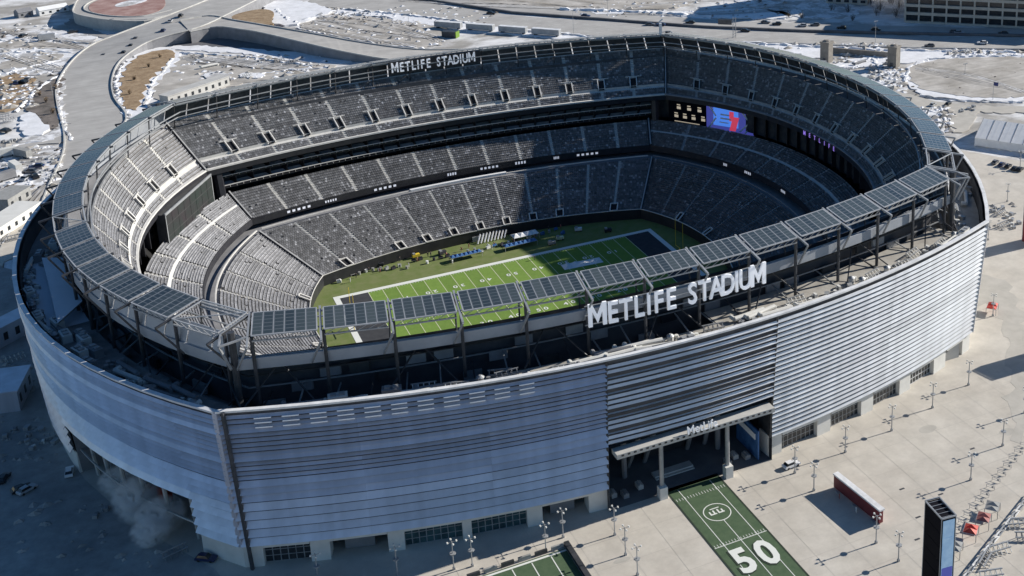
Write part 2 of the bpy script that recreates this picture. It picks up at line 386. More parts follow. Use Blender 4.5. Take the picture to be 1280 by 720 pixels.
# front seam and corner posts
def seam(side, s, mname, w_=.5, z0=0, z1=41.2, off=.95):
    mb = MB()
    a, b = Vector(fac(side, s, z0, off)), Vector(fac(side, s, z1, off)); mb.bar(a, b, w_, 4); mb.build('facade_seam', mname, st)
seam('S', -.985, 'steel_dark', .45); seam('S', GA, 'steel_dark', .3, 6, 41, .4); seam('S', -GA, 'steel_dark', .3, 6, 41, .4)
for side, s in (('S', 1), ('W', -1)): seam(side, s, 'slat_metal' if side == 'S' else 'slat_metal_shaded', .8, 6, 41, .1)
# ground storey: concrete piers, band and glazed bays
def ground_storey(side, openings, s0=-1, s1=1, zt=6.1, dark=()):
    L = (101.3 if side in 'NS' else 99.)
    cuts = sorted(openings); pos = s0; n = 0
    piers = []
    for a, b in cuts: piers.append((pos, a)); pos = b
    piers.append((pos, s1))
    for a, b in piers:
        if b-a < .004: continue
        mb = MB(); k = max(1, int((b-a)*14))
        for i in range(k):
            u, v = a+(b-a)*i/k, a+(b-a)*(i+1)/k
            lo = [fac(side, u, 0, .1), fac(side, v, 0, .1), fac(side, v, 0, -4), fac(side, u, 0, -4)]
            mb.hexa(lo, [(p[0], p[1], zt-.1) for p in lo])
        mb.build('pier', 'concrete_white', st)
    for a, b in cuts:
        mb = MB(); lo = [fac(side, a, 4.9, .05), fac(side, b, 4.9, .05), fac(side, b, 4.9, -3), fac(side, a, 4.9, -3)]
        mb.hexa(lo, [(p[0], p[1], zt-.1) for p in lo]); mb.build('lintel', 'concrete_white', st)
ops_r = [(26, 37.5), (42, 53), (57.5, 68), (72.5, 83), (88.5, 97)]
ops_l = [(-97, -87.5), (-83.5, -71.5), (-68, -55.5), (-53.5, -41), (-37.5, -26.5)]
X = 100.8
ground_storey('S', [(a/X, b/X) for a, b in ops_r], GA, 1)
ground_storey('S', [(a/X, b/X) for a, b in ops_l], -1, -GA)
ground_storey('E', [], -1, 1); ground_storey('W', [], -1, W0); ground_storey('W', [], W1, 1)
def window_bay(side, a, b, mname, nm=8, mull='steel_grey', rows=(1.7, 3.2), top=4.9, rec=-1.2):
    pa, pb = Vector(fac(side, a, 0, rec)), Vector(fac(side, b, 0, rec))
    fr = MB()
    for i in range(nm+1):
        p = pa.lerp(pb, i/nm); fr.bar((p.x, p.y, .05), (p.x, p.y, top), .12)
    for z in (0.15, *rows, top-.1): fr.bar((pa.x, pa.y, z), (pb.x, pb.y, z), .1)
    f = fr.build('window', mull, st)
    n_ = (pb-pa).cross(Vector((0, 0, 1))).normalized()
    for i in range(nm):
        p, q = pa.lerp(pb, (i+.06)/nm), pa.lerp(pb, (i+.94)/nm); g = MB()
        tilt = random.uniform(-.03, .03)
        g.face([(p.x, p.y, .2), (q.x, q.y, .2), (q.x+n_.x*tilt, q.y+n_.y*tilt, top-.15), (p.x+n_.x*tilt, p.y+n_.y*tilt, top-.15)])
        g.build('pane', mname, f)
for a, b in ops_r[:4]: window_bay('S', a/X, b/X, 'window_dark', 8, 'steel_white' if a > 70 else 'steel_grey')
window_bay('S', ops_l[0][0]/X, ops_l[0][1]/X, 'window_dark', 6)
for a, b in ops_l[2:4]: window_bay('S', a/X, b/X, 'window_teal', 8)
for (a, b) in (ops_l[1], ops_l[4]):          # roller doors standing deep in dark loading bays
    m_ = MB(); u, v = fac('S', (a+(b-a)*.22)/X, 0, -3), fac('S', (a+(b-a)*.75)/X, 0, -3)
    for k in range(9):
        z0 = .1+k*.5; m_.face([(u[0], u[1]-.05, z0), (v[0], v[1]-.05, z0), (v[0], v[1], z0+.46), (u[0], u[1], z0+.46)])
    m_.build('roller_door', 'concrete_dark', st)
    m_ = MB(); u, v = fac('S', a/X, 0, -6), fac('S', b/X, 0, -6); m_.face([(u[0], u[1], 0), (v[0], v[1], 0), (v[0], v[1], 6), (u[0], u[1], 6)]); m_.build('bay_wall', 'dark_void', st)
# stair flight under the east corner opening
m_ = MB(); p = fac('S', 93/X, 0, -2)
for k in range(8): m_.box((p[0]-3+k*.8, p[1]+.8, .35+k*.5), (.8, 4, .7+k*1.0))
m_.build('stair', 'concrete', st)
# inner walls closing the ground storey, and the gate hall
m_ = MB()
for side in 'SEW':
    for i in range(24):
        a, b = -1+2*i/24, -1+2*(i+1)/24
        if side == 'S' and abs((a+b)/2) < GA: continue
        if side == 'W' and W0 < (a+b)/2 < W1+.02: continue
        m_.face([fac(side, a, 0, -7), fac(side, b, 0, -7), fac(side, b, 12, -7), fac(side, a, 12, -7)])
m_.build('inner_wall', 'dark_void', st, kind='stuff')
m_ = MB()                                               # hall behind the west opening
for i in range(8):
    a, b = W0+(W1-W0)*i/8, W0+(W1-W0)*(i+1)/8
    m_.face([fac('W', a, 0, -16), fac('W', b, 0, -16), fac('W', b, 17, -16), fac('W', a, 17, -16)]); m_.face([fac('W', a, 15.6, -.9), fac('W', b, 15.6, -.9), fac('W', b, 15.6, -16), fac('W', a, 15.6, -16)])
for a in (W0, W1): m_.face([fac('W', a, 0, -.5), fac('W', a, 0, -16), fac('W', a, 17, -16), fac('W', a, 17, -.5)])
m_.build('west_hall', 'concrete_dark', st)
m_ = MB(); 
for i in range(8):
    a, b = W0+(W1-W0)*i/8, W0+(W1-W0)*(i+1)/8; m_.bar(fac('W', a, 6.2, -1.5), fac('W', b, 6.2, -1.5), .25)
m_.build('hall_rail', 'concrete', st)
for i in range(6):
    s = W0+(W1-W0)*(i+.5)/6; m_ = MB(); m_.bar(fac('W', s, 0, -3), fac('W', s, 15.6, -3), .5, 6); m_.build('hall_column', 'concrete', st)
    m_ = MB(); p = fac('W', s+.02, 0, -8); m_.box((p[0], p[1], 2.2), (3, 4, 4.4+1.5*(i % 2)), .4*i); m_.build('hall_kiosk', 'red' if i == 2 else ('concrete_dark' if i % 2 else 'concrete'), st)
# south gate hall
m_ = MB(); gy = -100
m_.face([(-22, gy, 0), (22, gy, 0), (22, gy, 18), (-22, gy, 18)]); m_.face([(-22, -119, 0), (-22, gy, 0), (-22, gy, 18), (-22, -119, 18)]); m_.face([(22, -119, 0), (22, gy, 0), (22, gy, 18), (22, -119, 18)])
m_.face([(-22, -119.5, 17.5), (22, -119.5, 17.5), (22, gy, 17.5), (-22, gy, 17.5)]); m_.build('gate_hall', 'steel_dark', st)
m_ = MB(); m_.box((-.5, -104, 5.0), (13, .8, 8)); m_.build('gate_wall', 'fascia_dark', st)
m_ = MB(); m_.box((0, -109.3, -.05), (43.8, 18.6, .2)); m_.build('gate_shade_floor', 'asphalt_dark', st)  # dark sheet over the paving, puts the hall's shade into the floor colour
for i, x in enumerate((-19, -16.5, -12, 11.5, 14.2, 16.8)):
    m_ = MB(); m_.box((x, -113.5-(i % 2)*1.5, .6), (1.4, 2.2, 1.2)); m_.box((x, -113.5-(i % 2)*1.5, 1.3), (.3, 2.0, .3)); m_.build('turnstile', 'steel_grey' if i % 2 else 'concrete', st)
for x in (-11, -6.5, 5.5, 10.5):
    m_ = MB(); m_.bar((x, -104.5, 0), (x*.86, -112, 16.5), .6, 6); m_.build('raking_column', 'concrete_dark', st)
m_ = MB(); m_.box((-2, -111.3, .35), (10.5, 2.2, .7)); m_.box((-2, -112.6, .18), (10.5, 1, .36)); m_.build('step', 'concrete', st)
for x in (-8.8, 9.0):
    m_ = MB(); m_.bar((x, -119.6, 0), (x, -119.6, 16), .55, 8); m_.build('gate_column', 'steel_grey', st)
    m_ = MB(); m_.box((x, -119.9, 1.6), (2.0, 1.8, 3.2)); m_.build('column_base', 'concrete_white', st)
for x in (-13.5, 12.5):
    m_ = MB(); m_.bar((x, -108, 0), (x, -108, 17), .7, 8); m_.build('gate_column', 'concrete_dark', st)
m_ = MB(); m_.box((19.0, -112, 4.2), (.4, 11, 8)); m_.build('gate_panel', 'blue_cloth', st)
m_ = MB(); m_.box((18.6, -112, 6.2), (.15, 9, 1.6)); m_.build('gate_panel', 'letter_white', st)
# gate canopy slab
m_ = MB(); yo, yi = -122.0, -118.8
m_.hexa([(-21, yi, 15.5), (-21, yo, 15.5), (21, yo, 15.5), (21, yi, 15.5)][::-1], [(-21, yi, 16.7), (-21, yo, 16.7), (21, yo, 16.7), (21, yi, 16.7)][::-1])
for i_ in range(8): m_.v[i_] = (m_.v[i_][0], m_.v[i_][1], m_.v[i_][2])
gc = m_.build('gate_canopy', 'concrete', st)
for i in range(26):                                     # row of square lamps along the canopy edge
    m_ = MB(); m_.box((-19.6+i*1.57, yo-.06, 16.3), (.62, .2, .36)); m_.build('canopy_lamp', 'fascia_dark', gc)
me = text_mesh('MetLife', 2.7, 'letter_white', .3, .03, 1.0)
o = link('lettering', me, gc, (1.0, -122.2, 16.7)); o.rotation_euler = (math.radians(78), 0, 0)
# ---- roof deck between facade and bowl
RO = (120.2, 101.6, 100.2, 139.6); RI = (110.5, 97, 95.5, 128)
for side in SIDES:
    segs = [(-1, 1, 'roof_gravel')] if side in 'NE' else ([(-1, -.5, 'roof_dark'), (-.5, 1, 'roof_gravel')] if side == 'S' else [(-1, -.35, 'roof_dark'), (-.35, .12, 'roof_membrane'), (.12, 1, 'roof_dark')])
    for a, b, mn in segs:
        m_ = MB(); ring_strip(RI, 36.5, RO, 36.5, side, a, b, 14, m_); m_.build('roof_deck', mn, st)
    if side == 'S':
        m_ = MB(); ring_strip((103.5, 94, 89.5, 123), 36.46, RI, 36.46, side, .12, 1, 10, m_); m_.build('roof_deck', 'roof_gravel', st)
    m_ = MB(); ring_strip(RI, 36.4, RI, 31, side, -1, 1, 20, m_); ring_strip((96, 88, 82, 117), 31, RI, 31, side, -1, 1, 20, m_)
    m_.build('roof_trench', 'roof_dark', st)
    for i in range(26):                                  # cross ties and ducts over the trench
        s = -1+2*(i+.5)/26; m_ = MB(); m_.bar((*ring(RI, side, s), 36.3), (*ring((102, 93.6, 89, 122), side, s), 38.2 if i % 2 else 36.3), .22); m_.build('roof_tie', 'steel_grey' if i % 3 else 'steel_dark', st)
    for i in range(9):
        s = -.95+1.9*i/9; m_ = MB(); s2 = s+.12
        m_.bar((*ring((107, 95.5, 92.5, 125), side, s), 33.2), (*ring((107, 95.5, 92.5, 125), side, s2), 33.2), .7, 8); m_.build('trench_duct', 'steel_grey' if i % 2 else 'concrete_dark', st)
    for k_, (zz, mm) in enumerate(((38.6, 'steel_grey'), (41.4, 'steel_dark'))):
        m_ = MB()
        for i in range(26):
            a, b = -1+2*i/26, -1+2*(i+1)/26; m_.bar((*ring((103.2, 94.6, 90.2, 123.6), side, a), zz), (*ring((103.2, 94.6, 90.2, 123.6), side, b), zz), .2)
        m_.build('wall_girt', mm, st)
    if side in 'SW':
        for i in range(30):
            s = -.98+1.96*i/30; m_ = MB(); a, b = ring((102.9, 94, 89.7, 123.3), side, s), ring((102.9, 94, 89.7, 123.3), side, s+.045)
            z0 = random.choice([32, 36, 38.8]); m_.hexa([(*a, z0), (*b, z0), (b[0]*.995, b[1]*.995, z0), (a[0]*.995, a[1]*.995, z0)], [(*a, z0+2.4), (*b, z0+2.4), (b[0]*.995, b[1]*.995, z0+2.4), (a[0]*.995, a[1]*.995, z0+2.4)]); m_.build('wall_panel', random.choice(['concrete_dark', 'window_dark', 'board_back', 'steel_grey']), st)
    # recessed back wall of the upper deck
    m_ = MB(); B1 = (101.5, 93, 88.5, 122.2); ring_strip(B1, 24, B1, 45.3, side, -1, 1, 20, m_); m_.build('bowl_back_wall', 'slat_backing', st)
    # rim walkway and its pale outer wall
    m_ = MB(); n = 20
    UBs = UB
    for i in range(n):
        a, b = -1+2*i/n, -1+2*(i+1)/n
        st0 = (ST[0]-.5, ST[1]-.4, ST[2]-.4, ST[3]-.5)
        lo = [(*ring(ST, side, a), 44.6), (*ring(ST, side, b), 44.6), (*ring(st0, side, b), 44.6), (*ring(st0, side, a), 44.6)]
        m_.hexa(lo, [(p[0], p[1], 47.2) for p in lo])
    m_.build('rim_wall', 'rim_panel' if side in 'SW' else 'steel_white', st, label='pale wall panels round the rim of the bowl')
    m_ = MB(); ring_strip(UBs, ZUBs(side)-.6, ST, 46.2, side, -1, 1, n, m_); m_.build('rim_walkway', 'concrete_dark', st)
    if side != 'S':
        nb_ = {'N': 26, 'E': 28, 'W': 28}[side]; w1 = tuple(v-.4 for v in ST); w2 = (108.6, 94.8, 92.4, 127)
        for i in range(nb_):
            a, b = -1+2*(i+.03)/nb_, -1+2*(i+.97)/nb_; m_ = MB()
            lo = [(*ring(w1, side, a), 47.25), (*ring(w1, side, b), 47.25), (*ring(w1, side, b, -.15), 47.25), (*ring(w1, side, a, -.15), 47.25)]
            hi = [(*ring(w2, side, a), 52.3), (*ring(w2, side, b), 52.3), (*ring(w2, side, b, -.15), 52.3), (*ring(w2, side, a, -.15), 52.3)]
            m_.hexa(lo, hi); m_.build('wind_screen_panel', 'steel_dark' if side != 'W' else 'rim_panel', st)
    # low wall behind the top row and pipe rails up to the canopy
    m_ = MB(); ub2 = tuple(v+.35 for v in UB); zz = ZUBs(side)
    for i in range(n):
        a, b = -1+2*i/n, -1+2*(i+1)/n
        lo = [(*ring(UB, side, a), zz-.6), (*ring(UB, side, b), zz-.6), (*ring(ub2, side, b), zz-.6), (*ring(ub2, side, a), zz-.6)]
        m_.hexa(lo, [(p[0], p[1], zz+.25) for p in lo])
    m_.build('back_row_wall', 'steel_grey', st)
    m_ = MB()
    for R_, z_, r_ in ((CI, ZCI-.7, .32), (tuple(v-1.5 for v in CI), ZCI-3.0, .22), (tuple(v-.6 for v in CI), ZCI-5, .2)):
        for i in range(30):
            a, b = -1+2*i/30, -1+2*(i+1)/30; m_.bar((*ring(R_, side, a), z_), (*ring(R_, side, b), z_), r_)
    m_.build('canopy_rail', 'steel_grey', st)

# ---- solar canopy: bays, each with a frame and six glass strips
BN = {'S': 13, 'N': 13, 'W': 14, 'E': 14}
OPEN = {('W', 0), ('W', 6), ('E', 0)}
def cpt(side, s, t, dz=0.):
    co_ = COE if side in 'EW' else CO
    a = Vector((*ring(CI, side, s), ZCI)); b = Vector((*ring(co_, side, s), ZCO)); p = a.lerp(b, t); p.z += dz; return p
for side in SIDES:
    nb = BN[side]
    for k in range(nb):
        s0, s1 = -1+2*k/nb, -1+2*(k+1)/nb; g = .10/nb*1.0
        a, b = s0+g, s1-g
        fr = MB(); th = .22
        rim = [(cpt(side, a, 0), cpt(side, b, 0)), (cpt(side, a, 1), cpt(side, b, 1)), (cpt(side, a, 0), cpt(side, a, 1)), (cpt(side, b, 0), cpt(side, b, 1))]
        isopen = (side, k) in OPEN
        for p, q in rim: fr.bar(p, q, .19)
        if not isopen:
            for j in range(1, 6): fr.bar(cpt(side, a+(b-a)*j/6, 0, .03), cpt(side, a+(b-a)*j/6, 1, .03), .10)
        else: fr.bar(cpt(side, a, 0), cpt(side, b, 1), .15)
        # undercarriage: purlin truss
        fr.bar(cpt(side, a, .98, -1.4), cpt(side, b, .98, -1.4), .22, 4, 1); fr.bar(cpt(side, a, .1, -1.2), cpt(side, b, .1, -1.2), .2, 4, 1)
        for j in range(6): fr.bar(cpt(side, a+(b-a)*j/6, .98, -1.4), cpt(side, a+(b-a)*(j+1)/6, .98, -.2), .09, 4, 1)
        fr.build('canopy_frame', ['frame_alu', 'steel_grey'], st)
        if not isopen:
            for j in range(6):
                u, v = a+(b-a)*(j+.04)/6, a+(b-a)*(j+.96)/6; m_ = MB()
                tl, tr = cpt(side, u, .03, .12), cpt(side, v, .03, .12); bl, br = cpt(side, u, .97, .12), cpt(side, v, .97, .12)
                m_.face([bl, br, tr, tl], 0, [(0, 0), (1, 0), (1, 1), (0, 1)])
                dn = Vector((0, 0, -.15)); q = [bl, br, tr, tl]
                for i in range(4): m_.face([q[i]+dn, q[(i+1) % 4]+dn, q[(i+1) % 4], q[i]], 0, [(.01, .01)]*4)
                m_.face([p+dn for p in q[::-1]], 0, [(.01, .01)]*4)
                m_.build('solar_panel', 'solar_glass', st)
    for k in range(nb+1):                                # radial arms, hangers and columns
        s = -1+2*k/nb; co_ = COE if side in 'EW' else CO
        i_, o_ = cpt(side, s, 0, -.35), cpt(side, s, 1, -.35); d = (o_-i_).normalized(); tip = o_+d*3.6
        m_ = MB(); m_.bar(i_-d*1.0, tip, .33, 4)
        m_.bar(tip, (*ring(ST, side, s, .5), 45), .26, 4); m_.build('canopy_arm', 'steel_grey' if side != 'W' else 'steel_dark', st)
        foot = Vector((*ring(co_, side, s, -1.2), 36.5)); m_ = MB(); m_.bar(foot, (foot.x, foot.y, ZCO-.8), .42, 6)
        m_.bar((*ring(CI, side, s, 1), 45.5), i_, .22, 4)
        m_.build('canopy_column', 'steel_dark', st)
        if k < nb and k % 2 == 0:
            m_ = MB(); s2 = -1+2*(k+1)/nb; smid = (s+s2)/2
            m_.bar((*ring(RI, side, s, .2), 36.6), (*ring(B1, side, smid, 3), 44.6), .22, 4); m_.bar((*ring(RI, side, s2, .2), 36.6), (*ring(B1, side, smid, 3), 44.6), .22, 4)
            m_.build('brace', 'steel_dark', st)
# corner frames bridging the canopy ends
for sx, sy in ((-1, -1), (1, -1), (-1, 1), (1, 1)):
    m_ = MB(); a = Vector((sx*92.3, sy*87, 54.6)); b = Vector((sx*94, sy*95, 53.2)); c = Vector((sx*99, sy*91, 53.2)); d = Vector((sx*100, sy*96, 52.9))
    for p, q in ((a, b), (a, c), (b, d), (c, d)): m_.bar(p, q, .28)
    m_.bar(d, (d.x-sx*2, d.y-sy*2, 46), .3); m_.build('corner_frame', 'steel_grey', st)
    m_ = MB(); m_.bar((sx*97, sy*92.5, 36), (sx*97, sy*92.5, 54), .8, 6); m_.build('corner_column', 'steel_dark', st)

# ------------------------------------------------------------------ seating bowl
def rlerp(RA, RB, t): return [x+(y-x)*t for x, y in zip(RA, RB)]
def bank_pt(RA, RB, za, zb, side, s, t): return (*ring(rlerp(RA, RB, t), side, s), za+(zb-za)*t)
def steps(mb, RA, RB, za, zb, side, s0, s1, t0, t1, rows, m=3, dz=0.):
    for r in range(rows):
        ta, tb = t0+(t1-t0)*r/rows, t0+(t1-t0)*(r+1)/rows; z = za+(zb-za)*ta+dz; z2 = za+(zb-za)*tb+dz
        for i in range(m):
            a, b = s0+(s1-s0)*i/m, s0+(s1-s0)*(i+1)/m
            A = ring(rlerp(RA, RB, ta), side, a); B = ring(rlerp(RA, RB, ta), side, b); C = ring(rlerp(RA, RB, tb), side, b); D = ring(rlerp(RA, RB, tb), side, a)
            mb.face([(*A, z), (*B, z), (*C, z), (*D, z)]); mb.face([(*D, z), (*C, z), (*C, z2), (*D, z2)])
seat_total = 0
def seats_obj(parent, RA, RB, za, zb, side, s0, s1, t0, t1, rows, pitch, tone):
    """every seat a pan and a back; one mesh per section"""
    global seat_total
    V = []; SH = []
    for r in range(rows):
        ta = t0+(t1-t0)*(r+.42)/rows; z = za+(zb-za)*(t0+(t1-t0)*r/rows); rl = rlerp(RA, RB, ta)
        a, b = Vector(ring(rl, side, s0)), Vector(ring(rl, side, s1)); L = (b-a).length; k = int(L/pitch)
        if k < 1: continue
        t = (b-a)/L; c = Vector(ring(rl, side, (s0+s1)/2)); nrm = Vector((t.y, -t.x)); nrm = nrm if nrm.dot(c) > 0 else -nrm
        bulge = (c-(a+b)/2)
        run = (Vector(ring(rlerp(RA, RB, 1), side, 0))-Vector(ring(RA, side, 0))).length*(t1-t0)/rows; d = min(.30, run*.36)
        h = .48; hb = h+.42; rowf = random.uniform(.84, 1.16)
        for i in range(k):
            f = (i+.5)/k
            if random.random() < .015: continue
            c0 = a+t*(L*f)+bulge*(4*f*(1-f)); hw = pitch*.43
            P = [c0-t*hw-nrm*d, c0+t*hw-nrm*d, c0+t*hw+nrm*d*.8, c0-t*hw+nrm*d*.8]
            base = [(p.x, p.y, z+h) for p in P]; lo = [(p.x, p.y, z+h-.2) for p in P[:2]]; bk = [(P[2].x, P[2].y, z+hb), (P[3].x, P[3].y, z+hb)]
            bb = [(P[2].x+nrm.x*.12, P[2].y+nrm.y*.12, z+hb-.02), (P[3].x+nrm.x*.12, P[3].y+nrm.y*.12, z+hb-.02)]
            bl = [(q[0], q[1], z+.1) for q in bb]
            V += base+lo+bk+bb+bl
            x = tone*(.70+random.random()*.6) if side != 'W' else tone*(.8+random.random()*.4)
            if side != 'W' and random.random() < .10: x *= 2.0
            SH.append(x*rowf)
    if not SH: return
    N = len(SH); seat_total += N; F = []
    for i in range(N):
        o = i*12; F += [(o, o+1, o+2, o+3), (o+4, o+5, o+1, o), (o+3, o+2, o+6, o+7), (o+7, o+6, o+8, o+9), (o+9, o+8, o+10, o+11)]
    me = bpy.data.meshes.new('seats'); me.from_pydata(V, [], F); me.materials.append(MATS['seat'])
    at_ = me.color_attributes.new('shade', 'FLOAT_COLOR', 'POINT')
    c = np.repeat(np.array(SH), 12); arr = np.stack([c, c, c*1.03, np.ones_like(c)], 1).astype('f'); at_.data.foreach_set('color', arr.ravel())
    link('seats', me, parent, kind='stuff')
def section(RA, RB, za, zb, side, s0, s1, t0, t1, rows, srows, tone, pitch=.74, seats=True, mname='stand_concrete', name='seating_section'):
    mb = MB(); steps(mb, RA, RB, za, zb, side, s0, s1, t0, t1, srows)
    o = mb.build(name, mname, st)
    if seats: seats_obj(o, RA, RB, za, zb, side, s0, s1, t0, t1, rows, pitch, tone)
    return o
def aisle(RA, RB, za, zb, side, s, hw, t0, t1, rows, mname):
    mb = MB(); steps(mb, RA, RB, za, zb, side, s-hw, s+hw, t0, t1, rows, 1, .28); mb.build('aisle_stair', mname, st)
TONE = {'N': .19, 'E': .14, 'W': .33, 'S': .2}  # light put into the seat colour: sunlit west paler, shaded east darker
NS_ = {'N': 14, 'S': 14, 'E': 13, 'W': 13}
for side in SIDES:
    se = side != 'S'; n = NS_[side]; tone = TONE[side]; smat = 'stand_concrete_light' if side == 'W' else 'stand_concrete'  # paler concrete imitates the sun on the west stand
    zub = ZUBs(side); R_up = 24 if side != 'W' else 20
    asl = 'aisle' if side in 'NW' else 'aisle_dim'  # darker aisle copy for the stands away from the sun
    # upper deck
    for k in range(n):
        s0, s1 = -1+2*k/n, -1+2*(k+1)/n; g = .007
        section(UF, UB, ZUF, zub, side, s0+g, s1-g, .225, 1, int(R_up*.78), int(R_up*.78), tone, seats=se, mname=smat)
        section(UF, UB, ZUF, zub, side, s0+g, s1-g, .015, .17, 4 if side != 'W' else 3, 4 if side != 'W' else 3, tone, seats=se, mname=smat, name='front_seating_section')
        if k: aisle(UF, UB, ZUF, zub, side, s0, g, .015, 1, 26, asl)
        # vomitory: dark hatch with pale walls on the aisle line
        if k and se:
            m_ = MB(); hw = 1.35/95; 
            P = lambda s_, t_, dz: (*ring(rlerp(UF, UB, t_), side, s_), ZUF+(zub-ZUF)*t_+dz)
            ta, tb = .20, .40
            m_.face([P(s0-hw, ta, .55), P(s0+hw, ta, .55), P(s0+hw, tb, .65), P(s0-hw, tb, .65)], 1)
            for (u1, v1), (u2, v2) in (((-hw, ta), (-hw, tb)), ((hw, ta), (hw, tb)), ((-hw, tb), (hw, tb))):
                e = .25/95; a0, a1 = P(s0+u1, v1, 0), P(s0+u2, v2, 0)
                m_.bar((a0[0], a0[1], a0[2]+1.15), (a1[0], a1[1], a1[2]+1.15), .24, 4, 0)
                m_.bar((a0[0], a0[1], a0[2]+.6), (a1[0], a1[1], a1[2]+.6), .24, 4, 0)
            m_.bar(P(s0-hw*2.4, tb, 1.2), P(s0-hw, tb, 1.2), .18, 4, 0); m_.bar(P(s0+hw, tb, 1.2), P(s0+hw*2.4, tb, 1.2), .18, 4, 0)
            m_.build('vomitory', ['fascia_light' if side in 'NW' else 'concrete', 'dark_void'], st)
    # cross aisle
    m_ = MB(); 
    for i in range(24):
        a, b = -1+2*i/24, -1+2*(i+1)/24
        P = lambda s_, t_, dz: (*ring(rlerp(UF, UB, t_), side, s_), ZUF+(zub-ZUF)*t_+dz)
        m_.face([P(a, .17, 0), P(b, .17, 0), P(b, .225, -.1), P(a, .225, -.1)]); m_.face([P(a, .225, -.1), P(b, .225, -.1), P(b, .225, .8), P(a, .225, .8)])
    m_.build('cross_aisle', asl, st)
    # upper deck fascia and soffit
    m_ = MB(); f2 = tuple(v+.6 for v in UF)
    for i in range(24):
        a, b = -1+2*i/24, -1+2*(i+1)/24
        lo = [(*ring(UF, side, a), 31.9), (*ring(UF, side, b), 31.9), (*ring(f2, side, b), 31.9), (*ring(f2, side, a), 31.9)]
        m_.hexa(lo, [(p[0], p[1], 33.7) for p in lo]); 
        tp = [(*ring(tuple(v-.1 for v in UF), side, a), 33.8), (*ring(tuple(v-.1 for v in UF), side, b), 33.8), (*ring(tuple(v+.8 for v in UF), side, b), 33.8), (*ring(tuple(v+.8 for v in UF), side, a), 33.8)]
        m_.hexa(tp, [(p[0], p[1], 34.35) for p in tp], 1)
        m_.face([(*ring(f2, side, a), 32), (*ring(f2, side, b), 32), (*ring(B1, side, b), 43.5), (*ring(B1, side, a), 43.5)], 0)
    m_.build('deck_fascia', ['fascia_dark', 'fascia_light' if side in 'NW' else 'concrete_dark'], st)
    # suites behind: dark glass wall, two balcony slabs with pale rails
    SU = (89, 84, 80, 115.5)
    m_ = MB(); ring_strip(SU, ZMB-.3, SU, 35.0, side, -1, 1, 24, m_); m_.build('suite_glazing', 'suite_glass', st)
    for z_, R_, hh in () if side in 'EW' else ((25.6, (84.6, 81, 75.5, 113), .75), (28.9, (85.4, 82, 76.5, 113.6), .5)):
        m_ = MB()
        for i in range(24):
            a, b = -1+2*i/24, -1+2*(i+1)/24
            lo = [(*ring(R_, side, a), z_-.3), (*ring(R_, side, b), z_-.3), (*ring(SU, side, b), z_-.3), (*ring(SU, side, a), z_-.3)]
            m_.hexa(lo, [(p[0], p[1], z_) for p in lo]); m_.bar((*ring(R_, side, a), z_+hh), (*ring(R_, side, b), z_+hh), .17, 4, 1)
            for j in range(3):
                s_ = a+(b-a)*j/3; m_.bar((*ring(R_, side, s_), z_-.1), (*ring(R_, side, s_), z_+hh), .07, 4, 1)
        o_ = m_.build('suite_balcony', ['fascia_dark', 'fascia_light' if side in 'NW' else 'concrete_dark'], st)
    if side == 'N':
        for zb_, Rb in ((26.2, (85.8, 82, 76.6, 113)), (29.3, (86.4, 82.6, 77.2, 113))):
            for i in range(28):
                a, b = -1+2*(i+.08)/28, -1+2*(i+.92)/28; m_ = MB()
                ring_strip(Rb, zb_-.3, tuple(v+1.5 for v in Rb), zb_+.5, side, a, b, 2, m_); m_.build('balcony_seating', 'stand_concrete_light' if i % 3 else 'concrete_dark', st)
    # dividers between suites
    for i in range(29):
        s_ = -1+2*i/28
        if side in 'EW' and abs(s_) > .5: continue
        a, b = Vector(ring(SU, side, s_)), Vector(ring((85.6, 82.2, 76.8, 113.8), side, s_)); d = (b-a).normalized(); n2 = Vector((-d.y, d.x))*.12
        m_ = MB(); lo = [a-n2, b-n2, b+n2, a+n2]; m_.hexa([(p.x, p.y, ZMB) for p in lo], [(p.x, p.y, 31.9) for p in lo]); m_.build('suite_divider', 'fascia_dark', st)
    # middle deck
    nm = 12 if side in 'NS' else 11
    for k in range(nm):
        s0, s1 = -1+2*k/nm, -1+2*(k+1)/nm; g = .008
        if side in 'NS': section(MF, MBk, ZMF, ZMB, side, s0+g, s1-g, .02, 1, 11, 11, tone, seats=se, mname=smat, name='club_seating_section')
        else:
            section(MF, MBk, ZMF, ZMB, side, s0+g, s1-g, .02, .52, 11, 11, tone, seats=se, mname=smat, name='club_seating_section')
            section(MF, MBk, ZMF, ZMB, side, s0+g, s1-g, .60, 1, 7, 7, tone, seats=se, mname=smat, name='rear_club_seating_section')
        if k and se: aisle(MF, MBk, ZMF, ZMB, side, s0, g, .02, 1, 14, asl)
    if side in 'EW':
        m_ = MB()
        for i in range(20):
            a, b = -1+2*i/20, -1+2*(i+1)/20
            m_.face([bank_pt(MF, MBk, ZMF, ZMB, side, a, .52), bank_pt(MF, MBk, ZMF, ZMB, side, b, .52), bank_pt(MF, MBk, ZMF, ZMB, side, b, .60), bank_pt(MF, MBk, ZMF, ZMB, side, a, .60)])
        o = m_.build('club_walkway', 'concrete_white' if side == 'W' else 'concrete', st)
        for v in o.data.vertices: v.co.z += .3
    # mid deck fascia (ribbon board) and the recess below
    m_ = MB(); f2 = tuple(v+.4 for v in MF)
